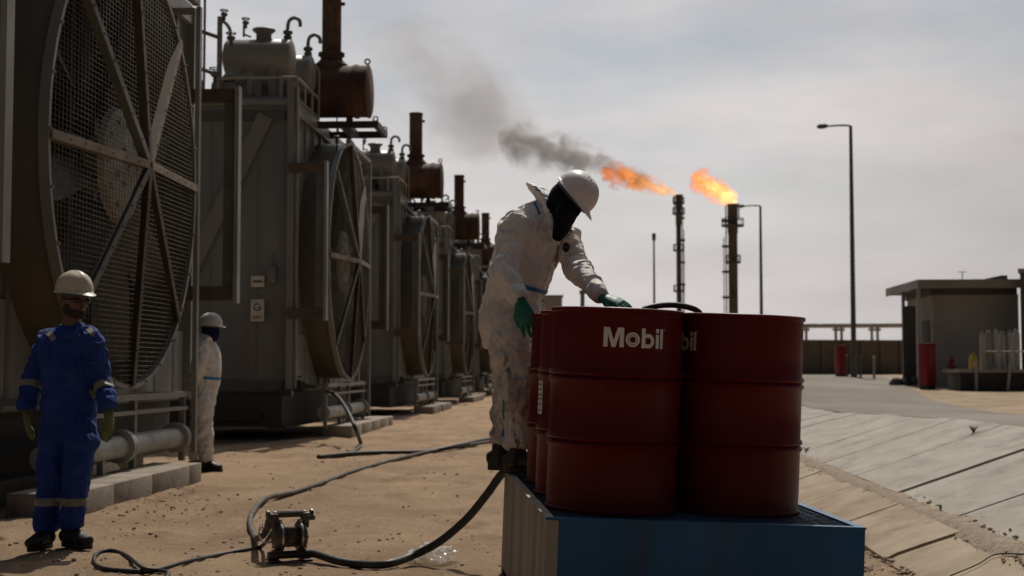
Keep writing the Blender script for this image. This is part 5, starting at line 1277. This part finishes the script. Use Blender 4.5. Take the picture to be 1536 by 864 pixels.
# ---- the worker in blue
def blue_worker():
    Yb = 9.27; gp = P(88, 822, Yb); z0 = ground_z(gp.x, gp.y) + .0
    r_ = empty('person', (gp.x, gp.y, z0), 0, 'person in royal blue coverall with grey reflective bands and cream hard hat', 'person')
    f = V((.34, -.94, 0)); rt = V((-.94, -.34, 0)); Q = lambda x, y, dy=0.0: P(x, y, Yb + dy)
    torso = [(Q(103, 662), .145, .115), (Q(103, 630), .172, .138), (Q(103, 592), .172, .142), (Q(102, 556), .182, .146), (Q(103, 528), .188, .136), (Q(104, 508), .160, .110), (Q(106, 492), .085, .08)]
    shR, elR, wrR = Q(69, 511, .03), Q(51, 568, .09), Q(40, 612, .0)
    shL, elL, wrL = Q(138, 507, -.06), Q(152, 564, -.0), Q(163, 611, -.12)
    armR = [(Q(82, 508, .02), .072), (shR, .075), (shR.lerp(elR, .5), .069), (elR, .064), (elR.lerp(wrR, .55), .062), (wrR, .060)]
    armL = [(Q(126, 506, -.03), .072), (shL, .075), (shL.lerp(elL, .5), .068), (elL, .063), (elL.lerp(wrL, .55), .061), (wrL, .058)]
    hR, kR, aR = Q(83, 664, .02), Q(76, 724, .0), Q(70, 793, .02)
    hL, kL, aL = Q(121, 664, -.05), Q(114, 724, -.08), Q(107, 787, -.02)
    legR = [(Q(88, 630, .01), .10, .11), (hR, .114, .124), (hR.lerp(kR, .5), .100, .108), (kR, .086, .092), (kR.lerp(aR, .6), .080, .087), (aR, .083, .095)]
    legL = [(Q(117, 630, -.02), .10, .11), (hL, .112, .122), (hL.lerp(kL, .5), .096, .105), (kL, .081, .088), (kL.lerp(aL, .6), .073, .081), (aL, .076, .090)]
    mb = MB(); mb.chain(torso, 28, rt, .25)
    for i, c in enumerate((armR, armL)): mb.chain(crumple(c, 13 + i, .09), 22, f, .3)
    for i, c in enumerate((legR, legL)): mb.chain(crumple(c, 15 + i, .05, .045), 24, rt, .25)
    # shirt collar
    for s_, a, b in ((1, Q(96, 492, -.02), Q(108, 505, -.14)), (-1, Q(119, 490, -.03), Q(113, 505, -.14))):
        mb.chain([(a + V((0, .06, .01)), .02, .028), (a, .018, .032), (b, .010, .030)], 10, f)
    mb.chain([(Q(97, 489, .02), .02, .03), (Q(107, 487, .07), .02, .03), (Q(118, 488, .02), .02, .03)], 10, f)
    # chest pocket flap
    mb.box(Q(134, 545, -.145), (.10, .02, .016), Matrix.Rotation(.30, 3, 'Z'))
    me = remesh(mb.mesh(), .0085, 4)
    wrinkle(me, .019, 4, [(elR, .14), (elL, .14), (Q(103, 600), .16), (kR, .16), (kL, .15), (aR, .13), (aL, .13), (shR, .11), (shL, .11), (Q(103, 660), .14)])
    wrinkle(me, .010, 8, freq=2.1)
    cov = link_mesh('coverall', me, M['bluec'], r_, True, angle=None); L0 = r_.matrix_basis.inverted()
    bvh = BVHTree.FromPolygons([r_.matrix_basis @ v.co for v in me.vertices], [p.vertices[:] for p in me.polygons])
    def band(c, ax, w_, a, b, rad, name='reflective_band'):
        ax = ax.normalized(); c = L0 @ c; a, b = L0 @ a, L0 @ b
        cut_band(me, [(c + ax * w_ / 2, ax), (c - ax * w_ / 2, -ax)], lambda p: dist_seg(p, a, b) < rad, .0035, name, M['tape'], cov)
    band(Q(44, 577, .04), elR - wrR, .048, elR, wrR, .10); band(Q(157, 581, -.05), elL - wrL, .048, elL, wrL, .10)
    band(Q(73, 752), V((0, 0, 1)), .05, kR, aR, .125); band(Q(108, 752, -.05), V((0, 0, 1)), .05, kL, aL, .11)
    strip_on(bvh, 'shoulder_band', [(64, 494), (74, 500), (81, 510)], 9, M['tape'], cov, .004); strip_on(bvh, 'shoulder_band', [(126, 489), (134, 494), (141, 502)], 8, M['tape'], cov, .004)
    strip_on(bvh, 'placket', [(111, 508), (117, 535), (121, 565), (122, 600), (117, 640)], 5, M['bluec'], cov, .006)
    # head: skull, brow, nose, lips, chin and ears in one body
    up, fw = V((.03, -.02, 1)), V((.80, -.60, -.06)); up, ff, ss = frame(up, fw); hc = Q(110, 450, -.02); rot = Matrix((ff, ss, up)).transposed()
    def face(mb_):
        S = lambda x, y, z, sz: mb_.sphere(hc + ff * x + ss * y + up * z, sz, rot, 14, 10)
        S(.035, 0, -.055, (.062, .055, .065)); S(.062, 0, -.098, (.030, .032, .022)); S(.085, 0, .018, (.022, .052, .014))
        mb_.chain([(hc + ff * .092 + up * .012, .010, .010), (hc + ff * .112 - up * .022, .013, .013), (hc + ff * .104 - up * .034, .016, .014)], 10, ss)
        S(.090, 0, -.060, (.014, .026, .008)); S(.088, 0, -.073, (.014, .023, .009))
        for y in (-1, 1):
            S(-.005, y * .080, -.015, (.018, .010, .032)); S(.078, y * .033, -.022, (.022, .020, .016)); S(.078, y * .031, .002, (.014, .015, .009))
    hcn = [([(Q(106, 500), .062), (hc - up * .09 - ff * .01, .060), (hc - up * .03, .07)], rt)]
    body_mesh(r_, [(torso, rt), (armR, f), (armL, f), (legR, rt), (legL, rt)], [(hc, (.100, .078, .115), rot)], .0068, M['skin'], k=.74, extra=lambda mb_: (face(mb_), mb_.chain(hcn[0][0], 16, rt)))
    b = MB(); b.sphere(hc + ff * .038 - up * .082, (.068, .060, .040), rot); b.sphere(hc + ff * .074 - up * .100, (.030, .034, .024), rot); b.sphere(hc + ff * .100 - up * .046, (.010, .026, .006), rot)
    for y in (-1, 1): b.sphere(hc + ff * .015 + ss * y * .066 - up * .055, (.035, .012, .042), rot)
    bm_ = remesh(b.mesh(), .006, 3); wrinkle(bm_, .003, 3, freq=3); link_mesh('beard', bm_, M['beard'], r_, True, angle=None)
    g_ = MB()
    for y in (-1, 1):
        g_.sphere(hc + ff * .093 + ss * y * .034 - up * .003, (.010, .032, .021), rot, 14, 10); g_.bar(hc + ff * .08 + ss * y * .064 + up * .004, hc - ff * .01 + ss * y * .082 + up * .004, .004, .010)
    g_.bar(hc + ff * .10 - ss * .012, hc + ff * .10 + ss * .012, .006, .008); g_.build('dark_glasses', M['lens'], r_, True)
    helmet(r_, hc + up * .058 + ff * .004, up + ff * .03, ff, M['helmet2'], .97, vents=False)
    dn = V((.05, -.12, -1))
    glove(r_, M['glove2'], wrR + V((0, 0, -.03)), V((.18, -.2, -1)), V((-.7, -.5, 0)), 1, 1.02, elR - wrR, curl=(.18, .28, .2), fat=1.3, cuff_r=.045, cuff_len=.05)
    glove(r_, M['glove2'], wrL + V((0, 0, -.035)), V((.05, -.1, -1)), V((.85, -.4, 0)), -1, 1.05, elL - wrL, curl=(.18, .28, .22), fat=1.3, cuff_r=.045, cuff_len=.05)
    boot(r_, aR + V((.0, -.03, -.03)), (-.15, -1, 0), z0, 1.06); boot(r_, aL + V((.0, 0, -.03)), (.8, -.6, 0), z0 + .01, 1.06)
    return r_
blue_worker()

# ---- the worker in clean white by the units
def white_worker():
    Yw = 16.5; gp = P(303, 702, Yw); z0 = ground_z(gp.x, gp.y)
    r_ = empty('person', (gp.x, gp.y, z0), 0, 'person in clean white coverall with blue waist tape, standing by the nearest unit', 'person')
    f = V((.95, -.32, 0)); rt = V((-.32, -.95, 0)); Q = lambda x, y, dy=0.0: P(x, y, Yw + dy)
    torso = [(Q(304, 608), .16, .13), (Q(307, 578), .185, .165), (Q(309, 558), .19, .168), (Q(310, 538), .20, .155), (Q(309, 522), .19, .13), (Q(311, 512), .14, .10), (Q(313, 506), .08, .08)]
    shR, elR, wrR = Q(304, 523, -.17), Q(297, 549, -.22), Q(294, 572, -.15)
    shL, elL, wrL = Q(312, 521, .19), Q(308, 550, .24), Q(312, 572, .2)
    armR = [(Q(307, 519, -.1), .075), (shR, .082), (shR.lerp(elR, .5), .074), (elR, .068), (elR.lerp(wrR, .5), .062), (wrR, .055)]
    armL = [(Q(311, 519, .1), .075), (shL, .082), (elL, .068), (wrL, .055)]
    hR, kR, aR = Q(303, 608, -.09), Q(306, 646, -.1), Q(309.5, 690, -.08)
    hL, kL, aL = Q(303, 608, .09), Q(298, 646, .1), Q(293, 687, .12)
    legR = [(Q(305, 590, -.05), .11, .12), (hR, .125, .13), (hR.lerp(kR, .5), .112, .12), (kR, .096, .10), (kR.lerp(aR, .5), .088, .09), (aR, .078, .08)]
    legL = [(hL, .125, .13), (hL.lerp(kL, .5), .110, .118), (kL, .094, .098), (kL.lerp(aL, .5), .085, .088), (aL, .076, .078)]
    mb = MB(); mb.chain(torso, 24, rt, .25)
    for i, c in enumerate((armR, armL)): mb.chain(crumple(c, 23 + i, .09), 20, f, .3)
    for i, c in enumerate((legR, legL)): mb.chain(crumple(c, 25 + i, .06, .05), 20, rt, .25)
    mb.chain([(Q(318, 511, -.04), .03, .03), (Q(311, 506, -.10), .03, .04), (Q(302, 504, -.05), .04, .05), (Q(299, 506, .04), .045, .05), (Q(305, 505, .1), .03, .04)], 12, (0, 0, 1))
    me = remesh(mb.mesh(), .011, 4); wrinkle(me, .022, 12, [(elR, .15), (Q(307, 580), .16), (kR, .16), (aR, .12), (aL, .12), (shR, .12)])
    cov = link_mesh('coverall', me, M['whitec'], r_, True, angle=None); L0 = r_.matrix_basis.inverted()
    c = L0 @ Q(308, 566); ax = V((.1, 0, 1)).normalized(); a1, a2 = L0 @ elR, L0 @ wrR; a3 = L0 @ shR
    cut_band(me, [(c + ax * .016, ax), (c - ax * .016, -ax)], lambda p: dist_seg(p, a1, a2) > .085 and dist_seg(p, a1, a3) > .09, .004, 'waist_tape', M['bluetape'], cov)
    hc = Q(315.5, 494); up, fw = V((.04, 0, 1)), V((.93, -.36, -.05)); up, ff, ss = frame(up, fw)
    head_balaclava(r_, hc, up, fw, Q(312, 509), M['navy'])
    helmet(r_, hc + up * .055, up, ff, M['helmet'], 1.0, vents=False)
    body_mesh(r_, [(torso, rt), (armR, f), (armL, f), (legR, rt), (legL, rt), ([(Q(313, 506), .07), (hc, .08)], rt)], [(hc, (.095, .078, .105), Matrix((ff, ss, up)).transposed())], .014, M['skin'], k=.76)
    glove(r_, M['glove2'], wrR + V((0, 0, -.02)), V((-.1, .1, -1)), V((-.3, -.9, 0)), -1, 1.0, elR - wrR)
    glove(r_, M['glove2'], wrL + V((0, 0, -.02)), V((-.1, -.1, -1)), V((.3, .9, 0)), 1, 1.0, elL - wrL)
    boot(r_, aR + V((0, 0, -.03)), (.95, -.25, 0), z0, 1.05); boot(r_, aL + V((0, 0, -.03)), (.9, -.3, 0), z0, 1.05)
    return r_
white_worker()
